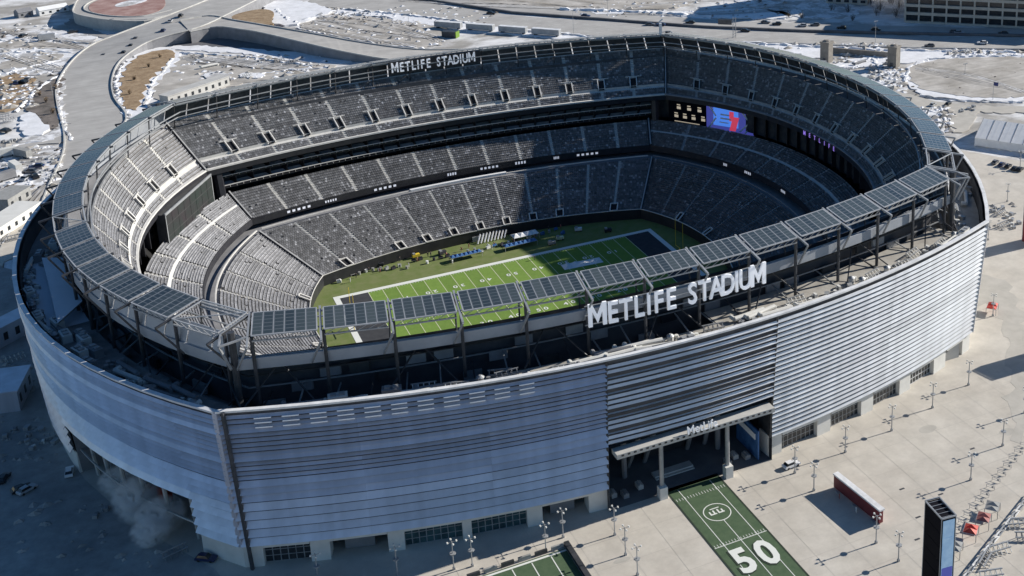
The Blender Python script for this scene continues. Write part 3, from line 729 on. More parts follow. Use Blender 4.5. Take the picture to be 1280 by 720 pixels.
    for i in range(24):
        a, b = -1+2*i/24, -1+2*(i+1)/24
        lo = [(*ring(MF, side, a), 15.4), (*ring(MF, side, b), 15.4), (*ring(f2, side, b), 15.4), (*ring(f2, side, a), 15.4)]
        m_.hexa(lo, [(p[0], p[1], ZMF+.35) for p in lo])
        m_.face([(*ring(f2, side, a), 15.45), (*ring(f2, side, b), 15.45), (*ring((80, 80, 70, 104), side, b), 16.2), (*ring((80, 80, 70, 104), side, a), 16.2)])
        bw = (76, 78, 67, 100); m_.face([(*ring(bw, side, a), 12), (*ring(bw, side, b), 12), (*ring(bw, side, b), 16.5), (*ring(bw, side, a), 16.5)])
    m_.build('ribbon_board', 'fascia_dark', st)
    m_ = MB(); LL = (69.6, 73.2, 59.8, 93)
    for i in range(30):
        a, b = -.985+1.97*i/30, -.985+1.97*(i+1)/30; m_.bar((*ring(LL, side, a), 14.6), (*ring(LL, side, b), 14.6), .28)
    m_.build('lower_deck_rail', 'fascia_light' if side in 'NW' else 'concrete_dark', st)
    # lower deck
    nl = 12 if side in 'NS' else 9
    for k in range(nl):
        s0, s1 = -1+2*k/nl, -1+2*(k+1)/nl; g = .0075
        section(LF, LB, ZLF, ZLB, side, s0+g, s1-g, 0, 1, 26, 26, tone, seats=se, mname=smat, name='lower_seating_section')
        if k and se: aisle(LF, LB, ZLF, ZLB, side, s0, g, 0, 1, 26, asl)
        if k and se and k % 2 == 1 or (k and side == 'N' and 3 < k < 10):
            m_ = MB(); hw = 1.3/60; P = lambda s_, t_, dz: bank_pt(LF, LB, ZLF, ZLB, side, s_, t_)[:2]+(bank_pt(LF, LB, ZLF, ZLB, side, s_, t_)[2]+dz,)
            m_.face([P(s0-hw, 0, .6), P(s0+hw, 0, .6), P(s0+hw, .14, .7), P(s0-hw, .14, .7)], 1)
            for (u1, v1), (u2, v2) in (((-hw, 0), (-hw, .14)), ((hw, 0), (hw, .14)), ((-hw, .14), (hw, .14)), ((-hw, 0), (hw, 0))):
                a0, a1 = P(s0+u1, v1, 1.1), P(s0+u2, v2, 1.1); m_.bar(a0, a1, .26)
            m_.build('tunnel_hatch', ['fascia_light', 'dark_void'], st)
    m_ = MB(); ring_strip(LF, -.1, LF, ZLF+.9, side, -1, 1, 24, m_)
    for i in range(24):
        a, b = -1+2*i/24, -1+2*(i+1)/24; m_.bar((*ring(LF, side, a), ZLF+.95), (*ring(LF, side, b), ZLF+.95), .16, 4, 1)
    m_.build('field_wall', ['fascia_dark', 'fascia_light'], st)
    # concourse floor behind lower deck
    m_ = MB(); ring_strip(LB, ZLB-.2, (80, 80, 70, 104), ZLB-.2, side, -1, 1, 20, m_); m_.build('concourse_floor', 'concrete_dark', st)
# corner seams of the bowl: pale raised walls along the creases
for sx, sy in ((-1, 1), (1, 1), (1, -1), (-1, -1)):
    for RA, RB, za, zb in ((LF, LB, ZLF, ZLB), (MF, MBk, ZMF, ZMB), (UF, UB, ZUF, 46.8)):
        m_ = MB(); a = (sx*RA[1], sy*RA[2], za+.8); b = (sx*RB[1], sy*RB[2], zb+.8); m_.bar(a, b, .35, 4, 0)
        m_.bar((a[0]*1.0, a[1], a[2]-.5), (b[0], b[1], b[2]-.5), .7, 4, 1); m_.build('corner_parapet', ['aisle_dim', 'fascia_dark'], st)
    m_ = MB(); m_.bar((sx*81.5, sy*72.5, 12), (sx*82.5, sy*75, 33), 1.6, 6); m_.build('corner_pier', 'fascia_dark', st)
# dim purple ribbon lettering on the east fascia
def ring_letters(txt, side, R, s_start, s_step, z, size, mname, parent, off, sx=.62, depth=.25, bold=.03, inward=False):
    cache = {}
    for i, ch in enumerate(txt):
        if ch == ' ': continue
        if ch not in cache: cache[ch] = text_mesh(ch, size, mname, depth, bold, sx)
        s = s_start+s_step*i; p = ring(R, side, s, off); n = outn(side, s, R); n = -n if inward else n
        o = link('letter', cache[ch], parent, (p[0], p[1], z)); o.rotation_euler = (math.radians(90), 0, math.atan2(n.y, n.x)+math.pi/2)
ring_letters('METLIFE', 'E', UF, .12, -.045, 31.95, 2.3, 'led_purple', st, -.15, .8, .1, .02, True)
for s_a, s_b, mn in ((.30, .36, 'led_white'), (.50, .53, 'led_white'), (-.05, .0, 'led_white')):
    for side in 'NE':
        m_ = MB(); k = 4
        for i in range(k):
            a = s_a+(s_b-s_a)*i/k; b = a+(s_b-s_a)/k*.6; R_ = tuple(v-.08 for v in MF)
            m_.face([(*ring(R_, side, a), 16.0), (*ring(R_, side, b), 16.0), (*ring(R_, side, b), 17.0), (*ring(R_, side, a), 17.0)])
        m_.build('ribbon_display', mn, st)
m_ = MB()
for i in range(8):
    a, b = -.26+.5*i/8, -.26+.5*(i+1)/8; RR = (70.4, 73.4, 60.5, 93)
    lo = [(*ring(RR, 'N', a, -1.2), 14.3), (*ring(RR, 'N', b, -1.2), 14.3), (*ring(RR, 'N', b), 14.3), (*ring(RR, 'N', a), 14.3)]; m_.hexa(lo, [(p[0], p[1], 15.1) for p in lo])
m_.build('press_row_cover', 'white_cloth', st)
for s_a, s_b in ((-.84, -.72), (-.66, -.60), (-.42, -.30), (.12, .22), (.62, .74)):
    m_ = MB(); k = 5
    for i in range(k):
        a = s_a+(s_b-s_a)*i/k; b = a+(s_b-s_a)/k*.55; R_ = tuple(v-.08 for v in MF); m_.face([(*ring(R_, 'N', a), 16.1), (*ring(R_, 'N', b), 16.1), (*ring(R_, 'N', b), 16.9), (*ring(R_, 'N', a), 16.9)])
    m_.build('ribbon_display', 'led_white', st)
print('seats', seat_total)

# ------------------------------------------------------------------ stadium name signs
sg = thing('stadium_sign', 'large white METLIFE STADIUM letters standing on the near rim of the bowl', 'sign', (0, 0, 0))
adv = {'I': .55, 'M': 1.3, ' ': .75}
def letter_m(size, depth, mn, sx):
    H_, W_ = .73*size+.12, size*.80*sx; k = W_*.21; m_ = MB()       # block M out of two stems and a V of two slanting strokes
    w2 = W_/2; polys = [[(-w2, 0), (-w2+k, 0), (-w2+k, H_), (-w2, H_)], [(w2-k, 0), (w2, 0), (w2, H_), (w2-k, H_)],
        [(-w2+k, H_), (-w2+k, H_-k*1.9), (0-.001, H_*.12), (0-.001, H_*.12+k*2.1)], [(0, H_*.12), (w2-k, H_-k*1.9), (w2-k, H_), (0, H_*.12+k*2.1)]]
    for P in polys: m_.hexa([(x, y, depth/2) for x, y in P], [(x, y, -depth/2) for x, y in P])
    return m_.mesh('letter', mn)
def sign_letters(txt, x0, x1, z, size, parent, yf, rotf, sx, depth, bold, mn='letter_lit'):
    tot = sum(adv.get(c, 1) for c in txt); x = 0
    for c in txt:
        a = adv.get(c, 1); xm = x0+(x1-x0)*(x+a/2)/tot; x += a
        if c == ' ': continue
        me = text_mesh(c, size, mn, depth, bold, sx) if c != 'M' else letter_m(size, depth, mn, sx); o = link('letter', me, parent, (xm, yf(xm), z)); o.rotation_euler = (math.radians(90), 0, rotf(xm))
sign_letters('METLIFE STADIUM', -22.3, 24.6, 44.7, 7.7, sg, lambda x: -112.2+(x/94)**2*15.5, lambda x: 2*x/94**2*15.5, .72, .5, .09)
for zz in (45.0, 47.4, 49.8):
    m_ = MB()
    for i in range(12):
        x = -23+i*4; f = lambda x: -111.6+(x/94)**2*15.5; m_.bar((x, f(x), zz), (x+4, f(x+4), zz), .14)
    m_.build('sign_rail', 'steel_grey', sg)
sg2 = thing('stadium_sign', 'small white METLIFE STADIUM letters inside the far rim above the top rows', 'sign', (0, 0, 0))
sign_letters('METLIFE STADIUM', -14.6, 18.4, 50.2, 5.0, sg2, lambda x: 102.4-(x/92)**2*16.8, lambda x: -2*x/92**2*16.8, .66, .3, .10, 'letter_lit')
m_ = MB()
for i in range(9):
    x = -15.5+i*4; f = lambda x: 102.7-(x/92)**2*16.8; m_.face([(x, f(x), 49.6), (x+4, f(x+4), 49.6), (x+4, f(x+4), 54.3), (x, f(x), 54.3)])
m_.build('sign_board', 'fascia_dark', sg2)

# ------------------------------------------------------------------ corner video boards
def board(side, label, lit):
    o = thing('video_board', label, 'video board'); sgn = -1 if side == 'W' else 1
    P0 = Vector((sgn*87.6, 73.0)); P1 = Vector((-104.6, 42.5) if side == 'W' else (109.5, 40.5)); zt, zb = 32.6, 21.5
    d = (P1-P0); L = d.length; t = d/L; nrm = Vector((-t.y, t.x)); nrm = nrm if nrm.dot(-P0) > 0 else -nrm
    if side == 'W': P0 += nrm*3.2; P1 += nrm*3.2
    m_ = MB(); back = [P0, P1, P1-nrm*3, P0-nrm*3]
    m_.hexa([(p.x, p.y, zb) for p in back], [(p.x, p.y, zt) for p in back]); m_.build('cabinet', 'screen_black' if lit else 'board_back', o)
    def rect(u0, u1, v0, v1, mn, name='screen_area', e=.08, slant=0):
        a, b = P0+t*(L*u0)+nrm*e, P0+t*(L*u1)+nrm*e; H = zt-zb; k = t*slant
        q = MB(); q.face([(a.x-k.x, a.y-k.y, zb+H*v0), (b.x-k.x, b.y-k.y, zb+H*v0), (b.x+k.x, b.y+k.y, zb+H*v1), (a.x+k.x, a.y+k.y, zb+H*v1)]); q.build(name, mn, o)
    m_ = MB(); a, b = P0-nrm*0, P1-nrm*0; m_.bar((a.x, a.y, zt+.2), (b.x, b.y, zt+.2), .3); m_.build('top_rail', 'steel_grey' if side == 'W' else 'yellow_paint', o)
    if lit:
        rect(.44, .97, .04, .96, 'screen_navy', e=.06); rect(.52, .80, .22, .97, 'screen_blue', e=.12)
        for i, (v, us) in enumerate(((.60, (.10, .22, .34)), (.28, (.07, .17, .27, .38)))):
            for u in us:
                rect(u, u+.045, v, v+.10, 'screen_text', 'readout', .12); rect(u+.0, u+.04, v+.14, v+.18, 'screen_text', 'readout', .12)
        rect(.12, .32, .90, .95, 'screen_text', 'readout', .12)
        rect(.07, .36, .12, .15, 'screen_text', 'readout', .12)
        rect(.72, .79, .10, .62, 'screen_red', 'graphic', .18, .8); rect(.70, .75, .45, .8, 'screen_red', 'graphic', .17)
        for (u, v0, v1, sl) in ((.50, .55, .95, -1.6), (.50, .1, .5, 1.6), (.86, .5, .95, -2.2), (.86, .1, .5, 2.2), (.92, .5, .9, -2.2), (.92, .08, .5, 2.2)):
            rect(u, u+.022, v0, v1, 'letter_white', 'graphic', .2, sl)
        rect(.60, .70, .62, .68, 'letter_white', 'graphic', .2); rect(.60, .72, .48, .54, 'letter_white', 'graphic', .2); rect(.59, .69, .34, .38, 'letter_white', 'graphic', .2)
    else:
        mat('board_face', (.038, .033, .036), .75, (.028, .038, .034), .12, spec=.2) if 'board_face' not in MATS else None  # purple and green mottling paints faint reflections onto the dark screen
        for u0, u1, v0, v1 in ((0, 1, .965, 1), (0, 1, 0, .03), (0, .012, 0, 1), (.988, 1, 0, 1)): rect(u0, u1, v0, v1, 'steel_grey', 'bezel', .16)
        for i in range(8):
            for j in range(3): rect(i/8+.003, (i+1)/8-.003, j/3+.01, (j+1)/3-.01, 'board_face', 'screen_panel', .08)
board('E', 'lit video board with scores and blue picture at the far right corner', True)
board('W', 'switched off grey video board at the far left corner of the bowl', False)

# ------------------------------------------------------------------ playing field
Y = .9144
def fbox(mb, x0, x1, y0, y1, z, mi=0): mb.face([(x0, y0, z), (x1, y0, z), (x1, y1, z), (x0, y1, z)], mi)
m_ = MB()
inner = [ring(LF, s_, u/10) for s_, us in (('S', range(-10, 11)), ('E', range(-9, 11)), ('N', range(9, -11, -1)), ('W', range(9, -10, -1))) for u in us]
m_.face([(x, y, .03) for x, y in inner]); m_.build('field_surround', 'turf_worn', kind='structure')
m_ = MB()
for i in range(20): fbox(m_, (-50+5*i)*Y, (-45+5*i)*Y, -24.38, 24.38, .06, i % 2)
fbox(m_, -50*Y-9.14-1.8, -50*Y, -24.38, 24.38, .055, 2); fbox(m_, 50*Y, 50*Y+9.14+1.8, -24.38, 24.38, .055, 2)
fld = m_.build('playing_field', ['turf', 'turf_dark', 'endzone'], kind='structure')
m_ = MB()
for sy in (-1, 1): y0, y1 = sorted((sy*24.38, sy*26.2)); fbox(m_, -56.7, 56.7, y0, y1, .09)
for sx in (-1, 1): x0, x1 = sorted((sx*54.86, sx*56.7)); fbox(m_, x0, x1, -24.38, 24.38, .09)
m_.build('boundary_line', 'paint_white', fld)
for i in range(21):
    x = (-50+5*i)*Y; m_ = MB(); fbox(m_, x-.1, x+.1, -24.38, 24.38, .09); m_.build('yard_line', 'paint_yellowish', fld)
m_ = MB()
for i in range(1, 100):
    if i % 5 == 0: continue
    x = (-50+i)*Y
    for y in (-23.9, -2.82, 2.82, 23.9): fbox(m_, x-.06, x+.06, y-.3, y+.3, .09)
m_.build('hash_marks', 'paint_white', fld, kind='stuff')
for i in range(1, 10):
    v = str(min(i, 10-i)*10); x = (-50+10*i)*Y
    for sy in (-1, 1):
        for j, ch in enumerate(v):
            me = text_mesh(ch, 2.6, 'paint_white', .02, .05, 1.15); o = link('yard_number', me, fld, (x+(-1.25 if j == 0 else 1.25)*(1 if sy < 0 else -1), 14.3*sy+(-.95 if sy < 0 else .95), .1)); o.rotation_euler = (0, 0, 0 if sy < 0 else math.pi)
# goal posts
gp0 = None
for sx, lab in ((-1, 'yellow goal post in front of the sunlit end stand'), (1, 'yellow goal post in the shaded end zone')):
    o = thing('goal_post', lab, 'goal post', (sx*55.5, 0, 0), 0, 'goal posts')
    m_ = MB(); m_.bar((0, 0, 0), (0, 0, 3.05), .14, 8); m_.build('post', 'yellow_paint', o)
    m_ = MB(); m_.bar((0, -2.82, 3.05), (0, 2.82, 3.05), .1, 8); m_.build('crossbar', 'yellow_paint', o)
    for y in (-2.82, 2.82): m_ = MB(); m_.bar((0, y, 3.05), (0, y, 13.5), .08, 8); m_.build('upright', 'yellow_paint', o)
# sideline things on the far side
def tented(name, label, cat, p, L, W_, H, mn, rz=0, group=None, legs=True, folds=5):
    o = thing(name, label, cat, (p[0], p[1], .06), rz, group); m_ = MB()
    for i in range(folds):
        x0, x1 = -L/2+L*i/folds, -L/2+L*(i+1)/folds; xm = (x0+x1)/2; h = H*(1+random.uniform(-.08, .08))
        m_.face([(x0, -W_/2, H*.75), (x1, -W_/2, H*.75), (xm, 0, h)]); m_.face([(x1, W_/2, H*.75), (x0, W_/2, H*.75), (xm, 0, h)])
        m_.face([(x0, W_/2, H*.75), (x0, -W_/2, H*.75), (xm, 0, h)]); m_.face([(x1, -W_/2, H*.75), (x1, W_/2, H*.75), (xm, 0, h)])
    m_.build('cover', mn, o); m_ = MB()
    for x in (-L/2, L/2):
        for y in (-W_/2, W_/2): m_.bar((x, y, 0), (x, y, H*.75), .08)
        m_.bar((x, -W_/2, H*.75), (x, W_/2, H*.75), .05)
    for y in (-W_/2, W_/2): m_.bar((-L/2, y, H*.75), (L/2, y, H*.75), .05)
    m_.build('frame', 'steel_grey', o); return o
q = at(582, 318, 1.5); tented('bench_shelter', 'blue covered bench shelter at the far sideline, left one', 'shelter', q, 11, 2.6, 2.2, 'blue_cloth', .05, folds=7)
q = at(650, 304, 1.5); tented('bench_shelter', 'blue covered bench shelter at the far sideline, right one', 'shelter', q, 12, 2.8, 2.2, 'blue_cloth', .03, folds=7)
q = at(656, 294, 2); tented('equipment_tent', 'white tent with bulging roof behind the blue shelters', 'tent', q, 9.5, 4, 3.2, 'white_cloth', .03, folds=4)
o = thing('folded_bleacher', 'stack of slanting white bleacher frames at the far wall', 'bleacher', (*at(612, 299, .5), .05), .05)
for i in range(9):
    m_ = MB(); m_.bar((-5+i*1.25, -1.4, .3), (-4+i*1.25+1.2, 1.6, 2.4), .26); m_.build('bleacher_frame', 'steel_white', o)
m_ = MB(); m_.box((0, 1.8, .9), (11.5, .4, 1.8)); m_.build('base', 'steel_grey', o)
q = at(728, 330, 0); o = thing('field_cover', 'crumpled white ground cover lying on the sunlit field edge', 'cover', (q[0], q[1], .1), -.05); m_ = MB()
G = [[(x*1.55-7, y*1.1-2, max(0, random.random()*.9*(0 < x < 9 and 0 < y < 4))) for x in range(10)] for y in range(5)]
for y in range(4):
    for x in range(9): m_.face([G[y][x], G[y][x+1], G[y+1][x+1], G[y+1][x]])
m_.build('sheet', 'white_cloth', o)
for i, (px, py, c, nm_) in enumerate([(432, 346, 'clothing_dark', 'cart'), (520, 322, 'yellow_paint', 'cart'), (446, 340, 'grey_cloth', 'cart'), (475, 333, 'clothing_dark', 'cart'), (553, 318, 'clothing_dark', 'cart'), (700, 300, 'paint_yellowish', 'cart'), (690, 306, 'grey_cloth', 'cart'), (723, 289, 'white_cloth', 'cart'), (760, 290, 'clothing_dark', 'cart')]):
    word = ['black cart in the far left field corner', 'yellow equipment cart at the far sideline', 'grey cart beside the far left field corner', 'black cart along the far left sideline', 'black trunk left of the blue shelters', 'pale yellow cart right of the blue shelters', 'grey cart right of the white tent', 'white cart by the shaded tunnel mouth', 'black cart in the shade behind the far sideline'][i]
    o = thing('equipment_cart', word, 'cart', (*at(px, py, 0), .05), random.uniform(-.3, .3)); m_ = MB(); m_.box((0, 0, .85), (2.6, 1.3, .9)); m_.build('body', c, o)
    m_ = MB(); m_.box((-.7, 0, 1.5), (.9, 1.1, .5)); m_.build('load', 'steel_grey', o)
    for x in (-.9, .9):
        for y in (-.6, .6): m_ = MB(); m_.bar((x, y-.08, .25), (x, y+.08, .25), .25, 8); m_.build('wheel', 'tyre', o)
for i in range(34):
    t_ = i/34; px, py = 424+(712-424)*t_, 351-(351-287)*t_+random.uniform(-3.5, 4)
    if 566 < px < 684: py += 2
    c = random.choice(['clothing_dark', 'grey_cloth', 'steel_grey', 'white_cloth', 'blue_cloth']); k = random.randint(0, 2); m_ = MB()
    if k == 0: m_.box((0, 0, .5), (1.6, .6, .12)); m_.box((-.6, 0, .25), (.1, .5, .5)); m_.box((.6, 0, .25), (.1, .5, .5)); m_.box((0, .3, .8), (1.6, .08, .5)); nn = 'bench'
    elif k == 1: m_.bar((0, 0, 0), (0, 0, .9), .45, 8); m_.bar((0, 0, .9), (0, 0, 1.0), .5, 8); nn = 'drinks_barrel'
    else: m_.box((0, 0, .45), (1.5, .8, .8), .2); m_.box((0, 0, .9), (1.56, .86, .1), .2); m_.box((.3, 0, 1.1), (.6, .5, .35)); nn = 'equipment_crate'
    m_.build(nn, c, None, loc=(*at(px, py), .06), rz=random.uniform(-.5, .5), label='small %s on the far sideline grass, %s of the sideline items from the left' % (nn.replace('_', ' '), ordn(i+1)), cat=nn.split('_')[-1], group='equipment along the far sideline')
# people on the field (tiny in the picture): one continuous skinned body
def person_mesh(name, top):
    V = [(0, 0, .95), (0, 0, 1.2), (0, 0, 1.45), (0, 0, 1.56), (0, .02, 1.70), (.1, 0, .9), (.13, .05, .5), (.15, -.02, .06), (.15, -.2, .04), (-.1, 0, .9), (-.13, -.03, .5), (-.16, .03, .06), (-.16, -.15, .04), (.2, 0, 1.42), (.27, -.02, 1.15), (.27, -.16, .92), (-.2, 0, 1.42), (-.28, 0, 1.15), (-.26, -.12, .9)]
    E_ = [(0, 1), (1, 2), (2, 3), (3, 4), (0, 5), (5, 6), (6, 7), (7, 8), (0, 9), (9, 10), (10, 11), (11, 12), (2, 13), (13, 14), (14, 15), (2, 16), (16, 17), (17, 18)]
    rad = [.16, .15, .17, .07, .11, .1, .075, .05, .04, .1, .075, .05, .04, .07, .05, .035, .07, .05, .035]
    me = bpy.data.meshes.new(name); me.from_pydata(V, E_, []); o = bpy.data.objects.new(name, me); COL.objects.link(o)
    md = o.modifiers.new('s', 'SKIN'); 
    for v, r in zip(me.skin_vertices[0].data, rad): v.radius = (r, r)
    me.skin_vertices[0].data[0].use_root = True
    o.modifiers.new('b', 'SUBSURF').levels = 1
    bpy.context.view_layer.update()
    nm_ = bpy.data.meshes.new_from_object(o.evaluated_get(bpy.context.evaluated_depsgraph_get())); bpy.data.objects.remove(o)
    nm_.materials.append(MATS[top]); nm_.materials.append(MATS['skin'])
    for p in nm_.polygons:
        z = p.center.z; p.material_index = 1 if z > 1.56 or (abs(p.center.x) > .2 and z < .98 and z > .8) else 0; p.use_smooth = True
    return nm_
try:
    pm = {c: person_mesh('person', c) for c in ('clothing_dark', 'white_cloth', 'dull_red')}
    spots = [(462, 336, 'clothing_dark', 'person in dark clothes standing by the black cart on the far left sideline'), (486, 329, 'dull_red', 'person in dull red jacket on the far left sideline'), (500, 327, 'clothing_dark', 'person in dark clothes just left of the yellow cart'),
             (535, 321, 'clothing_dark', 'person in dark clothes just right of the yellow cart'), (566, 330, 'white_cloth', 'person in white in front of the left blue shelter'), (615, 312, 'white_cloth', 'person in white between the two blue shelters'), (438, 353, 'white_cloth', 'person in white at the far left field corner'),
             (668, 325, 'clothing_dark', 'person in dark clothes standing on the far sideline stripe')]
    spots += [(430+i*16+random.uniform(-5, 5), 348-i*3.7+random.uniform(-2, 5), random.choice(list(pm)), 'person on the grass by the far stand, %s from the left' % ordn(i+1)) for i in range(18)]
    for px, py, c, lab in spots: link('person', pm[c], None, (*at(px, py, 0), .06), random.uniform(0, 6), lab, 'person', 'people on the field')
except Exception as ex: print('person', ex)

# ------------------------------------------------------------------ rooftop plant between facade and bowl
def unit_mesh(kind):
    m_ = MB()
    if kind == 0: m_.box((0, 0, 1.1), (4.2, 2.2, 2.2)); m_.box((-.9, 0, 2.4), (1.2, 1.2, .4), 0, 1); m_.box((.9, 0, 2.4), (1.2, 1.2, .4), 0, 1); m_.box((0, 0, .1), (4.6, 2.6, .2), 0, 1)
    elif kind == 1: m_.bar((-4.5, 0, 1.), (4.5, 0, 1.), .6, 8); m_.bar((4.5, 0, 1.), (4.5, 0, 0), .6, 8); m_.bar((-4.5, 0, 1.), (-4.5, 1.5, 1), .6, 8); m_.box((0, 0, .3), (.3, 1, .6), 0, 1)
    elif kind == 2:
        m_.bar((0, 0, 0), (0, 0, 1.6), .8, 10); m_.bar((0, 0, 1.6), (0, 0, 2.1), 1.0, 10, 1, .3)
        m_.bar((1.8, .3, 0), (1.8, .3, 1.2), .5, 8); m_.box((.9, .1, .5), (2, .3, .3), 0, 1)
    elif kind == 3:
        for i in range(5): m_.bar((-2.4+i*1.2, -1, .2), (-2.4+i*1.2, 1, 1.6), .12); m_.bar((-2.4+i*1.2, 1, 0), (-2.4+i*1.2, 1, 1.6), .1)
        m_.box((0, 0, .9), (5.6, .3, .25), 0, 1); m_.box((0, 1, 1.6), (5.6, .3, .25), 0, 1)
    else:
        for i in range(6): m_.box((random.uniform(-3, 3), random.uniform(-1.3, 1.3), .3+.2*random.random()), (random.uniform(.5, 2.2), random.uniform(.4, 1.4), random.uniform(.5, 1.1)), random.random()*3, random.randint(0, 1))
    return m_
KN = ['air_handler', 'duct', 'exhaust_fan', 'pipe_rack', 'stored_material']
KW = ['grey air handler', 'round white duct', 'round exhaust fan pair', 'slanting pipe rack', 'heap of stored boxes']
umesh = {}
for i in range(5):
    mb_ = unit_mesh(i)
    for t_, mm in (('light', ['concrete_white', 'steel_grey']), ('dark', ['concrete_dark', 'steel_grey'])): umesh[(i, t_)] = mb_.mesh(KN[i], mm)
cnt = {}
pale = MB(); P_ = [at(x_, y_, 39.6) for x_, y_ in ((52, 322), (60, 352), (72, 404), (103, 376), (84, 346), (78, 322))]
pale.prism(P_, 39.2, 39.6, 0, 1); pale.build('angled_roof_panel', ['roof_membrane', 'steel_grey'], st, label='pale angled roof panel at the left end')
for side, n, s0, s1 in (('S', 84, -.97, .985), ('W', 50, -.97, .3), ('E', 10, -.97, -.3)):
    for i in range(n):
        s = s0+(s1-s0)*(i+random.uniform(.2, .8))/n; u = random.uniform(.15, .85)
        if side == 'W' and -.33 < s < .1 and u < .75: u = .9
        k = random.choice([0, 1, 1, 2, 3, 4, 4]); p = ring(rlerp(RI, RO, u), side, s); n_ = outn(side, s, RO)
        cnt[(side, k)] = cnt.get((side, k), 0)+1
        lab = '%s on the roof behind the %s wall, %s from %s' % (KW[k], {'S': 'front', 'W': 'left end', 'E': 'right end'}[side], ordn(cnt[(side, k)]), 'left' if side == 'S' else 'front')
        me = umesh[(k, 'light' if (random.random() < .5 or s > .2) else 'dark')]
        link(KN[k], me, None, (p[0], p[1], 36.52), math.atan2(n_.y, n_.x)+math.pi/2+random.uniform(-.15, .15), lab, 'roof equipment', 'equipment on the stadium roof strip')

# ------------------------------------------------------------------ plaza furniture
# green 50 yard carpet
o = thing('turf_carpet', 'long green carpet marked with a white 50 in front of the gate', 'carpet', (0, 0, 0)); m_ = MB()
fbox(m_, -7.2, 7.2, -186, -117.4, .05); m_.build('turf', 'carpet_green', o)
m_ = MB(); fbox(m_, -7.2, -6.75, -186, -117.4, .07); fbox(m_, 6.75, 7.2, -186, -117.4, .07); m_.build('border', 'carpet_edge', o)
for x in (-4.3, 0, 4.3): m_ = MB(); fbox(m_, x-.09, x+.09, -186, -134.2 if x == 0 else -119, .08); m_.build('line', 'paint_white', o)
m_ = MB(); fbox(m_, -6.7, 6.7, -142.5, -142.3, .084); fbox(m_, -6.7, 6.7, -160.6, -160.4, .084)
for i in range(18): x = -6.4+i*.75; fbox(m_, x-.06, x+.06, -142.2, -141.4, .084)
for i in range(18): x = -6.4+i*.75; fbox(m_, x-.06, x+.06, -123.2, -122.2, .084)
m_.build('cross_line', 'paint_white', o)
for j, ch in enumerate('50'):
    me = text_mesh(ch, 11.4, 'paint_white', .03, .36, .80); p = link('number', me, o, (-2.9+5.9*j, -152.7, .11))
    m2 = text_mesh(ch, 11.4, 'carpet_edge', .02, .6, .80); link('number_outline', m2, o, (-3.2+5.9*j, -152.9, .09))
m_ = MB()
for R0, R1 in ((3.1, 3.35),):
    for i in range(36):
        a, b = i*math.pi/18, (i+1)*math.pi/18; m_.face([(R0*math.cos(a), R0*math.sin(a)-131, .09), (R1*math.cos(a), R1*math.sin(a)-131, .09), (R1*math.cos(b), R1*math.sin(b)-131, .09), (R0*math.cos(b), R0*math.sin(b)-131, .09)])
for (x0, x1, y0, y1) in ((-1.9, -.2, -131.6, -131.2), (-1.9, -1.5, -131.2, -130.2), (-.9, -.5, -131.2, -130), (.2, 1.8, -131.6, -131.2), (.2, .6, -131.2, -130), (1.2, 1.6, -131.2, -130.3), (-1.2, 1.2, -129.6, -129.3)): fbox(m_, x0, x1, y0, y1, .09)
m_.build('emblem', 'paint_white', o)
# small field at the bottom left
o = thing('small_field', 'small green practice field with dark border at the bottom edge, below the front wall', 'sports pitch'); m_ = MB()
fbox(m_, -75, -36.2, -150, -126.2, .05); m_.build('turf', 'carpet_green', o)
for i in range(8): x = -40-i*4.57; m_ = MB(); fbox(m_, x-.12, x+.12, -150, -127.4, .08); m_.build('line', 'paint_white', o)
m_ = MB(); m_.box((-35.5, -138, .45), (1.2, 26, .9)); m_.build('side_barrier', 'steel_dark', o)
for i in range(10):
    m_ = MB(); m_.box((-37.8-i*3.9, -125.6, .55), (2.9, .5, 1.0)); m_.build('barrier_panel', 'steel_dark' if i % 2 else 'grey_cloth', o)
m_ = MB(); fbox(m_, -75, -36.2, -127.2, -126.6, .09); m_.build('edge_line', 'paint_white', o)
# maroon free standing wall
o = thing('banner_wall', 'long maroon free standing wall with a white top on the plaza', 'wall', (0, 0, 0)); m_ = MB()
A, B = Vector((29.2, -136.0)), Vector((30.6, -152.8)); t = (B-A).normalized(); n_ = Vector((-t.y, t.x))
if n_.x < 0: n_ = -n_
lo = [A, B, B+n_*1.1, A+n_*1.1]; m_.hexa([(p.x, p.y, .3) for p in lo][::-1], [(p.x, p.y, 3.55) for p in lo][::-1]); m_.build('panel', 'maroon', o)
m_ = MB(); lo = [A-n_*.15-t*.2, B-n_*.15+t*.2, B+n_*1.4+t*.2, A+n_*1.4-t*.2]; m_.hexa([(p.x, p.y, 3.55) for p in lo][::-1], [(p.x, p.y, 3.95) for p in lo][::-1]); m_.build('cap', 'steel_white', o)
for k in (.12, .5, .9): p = A.lerp(B, k)+n_*.5; m_ = MB(); m_.box((p.x, p.y, .15), (2.4, 1.2, .3)); m_.build('foot', 'steel_grey', o)
for i, k in enumerate((.25, .62)):
    p = A.lerp(B, k)-n_*1.6
    try: link('person', pm['white_cloth' if i else 'dull_red'], None, (p.x, p.y, .0), 1.3, ['person in dull red standing in the shadow of the maroon wall, nearer the stadium', 'person in white standing in the shadow of the maroon wall, farther from the stadium'][i], 'person')
    except Exception: pass
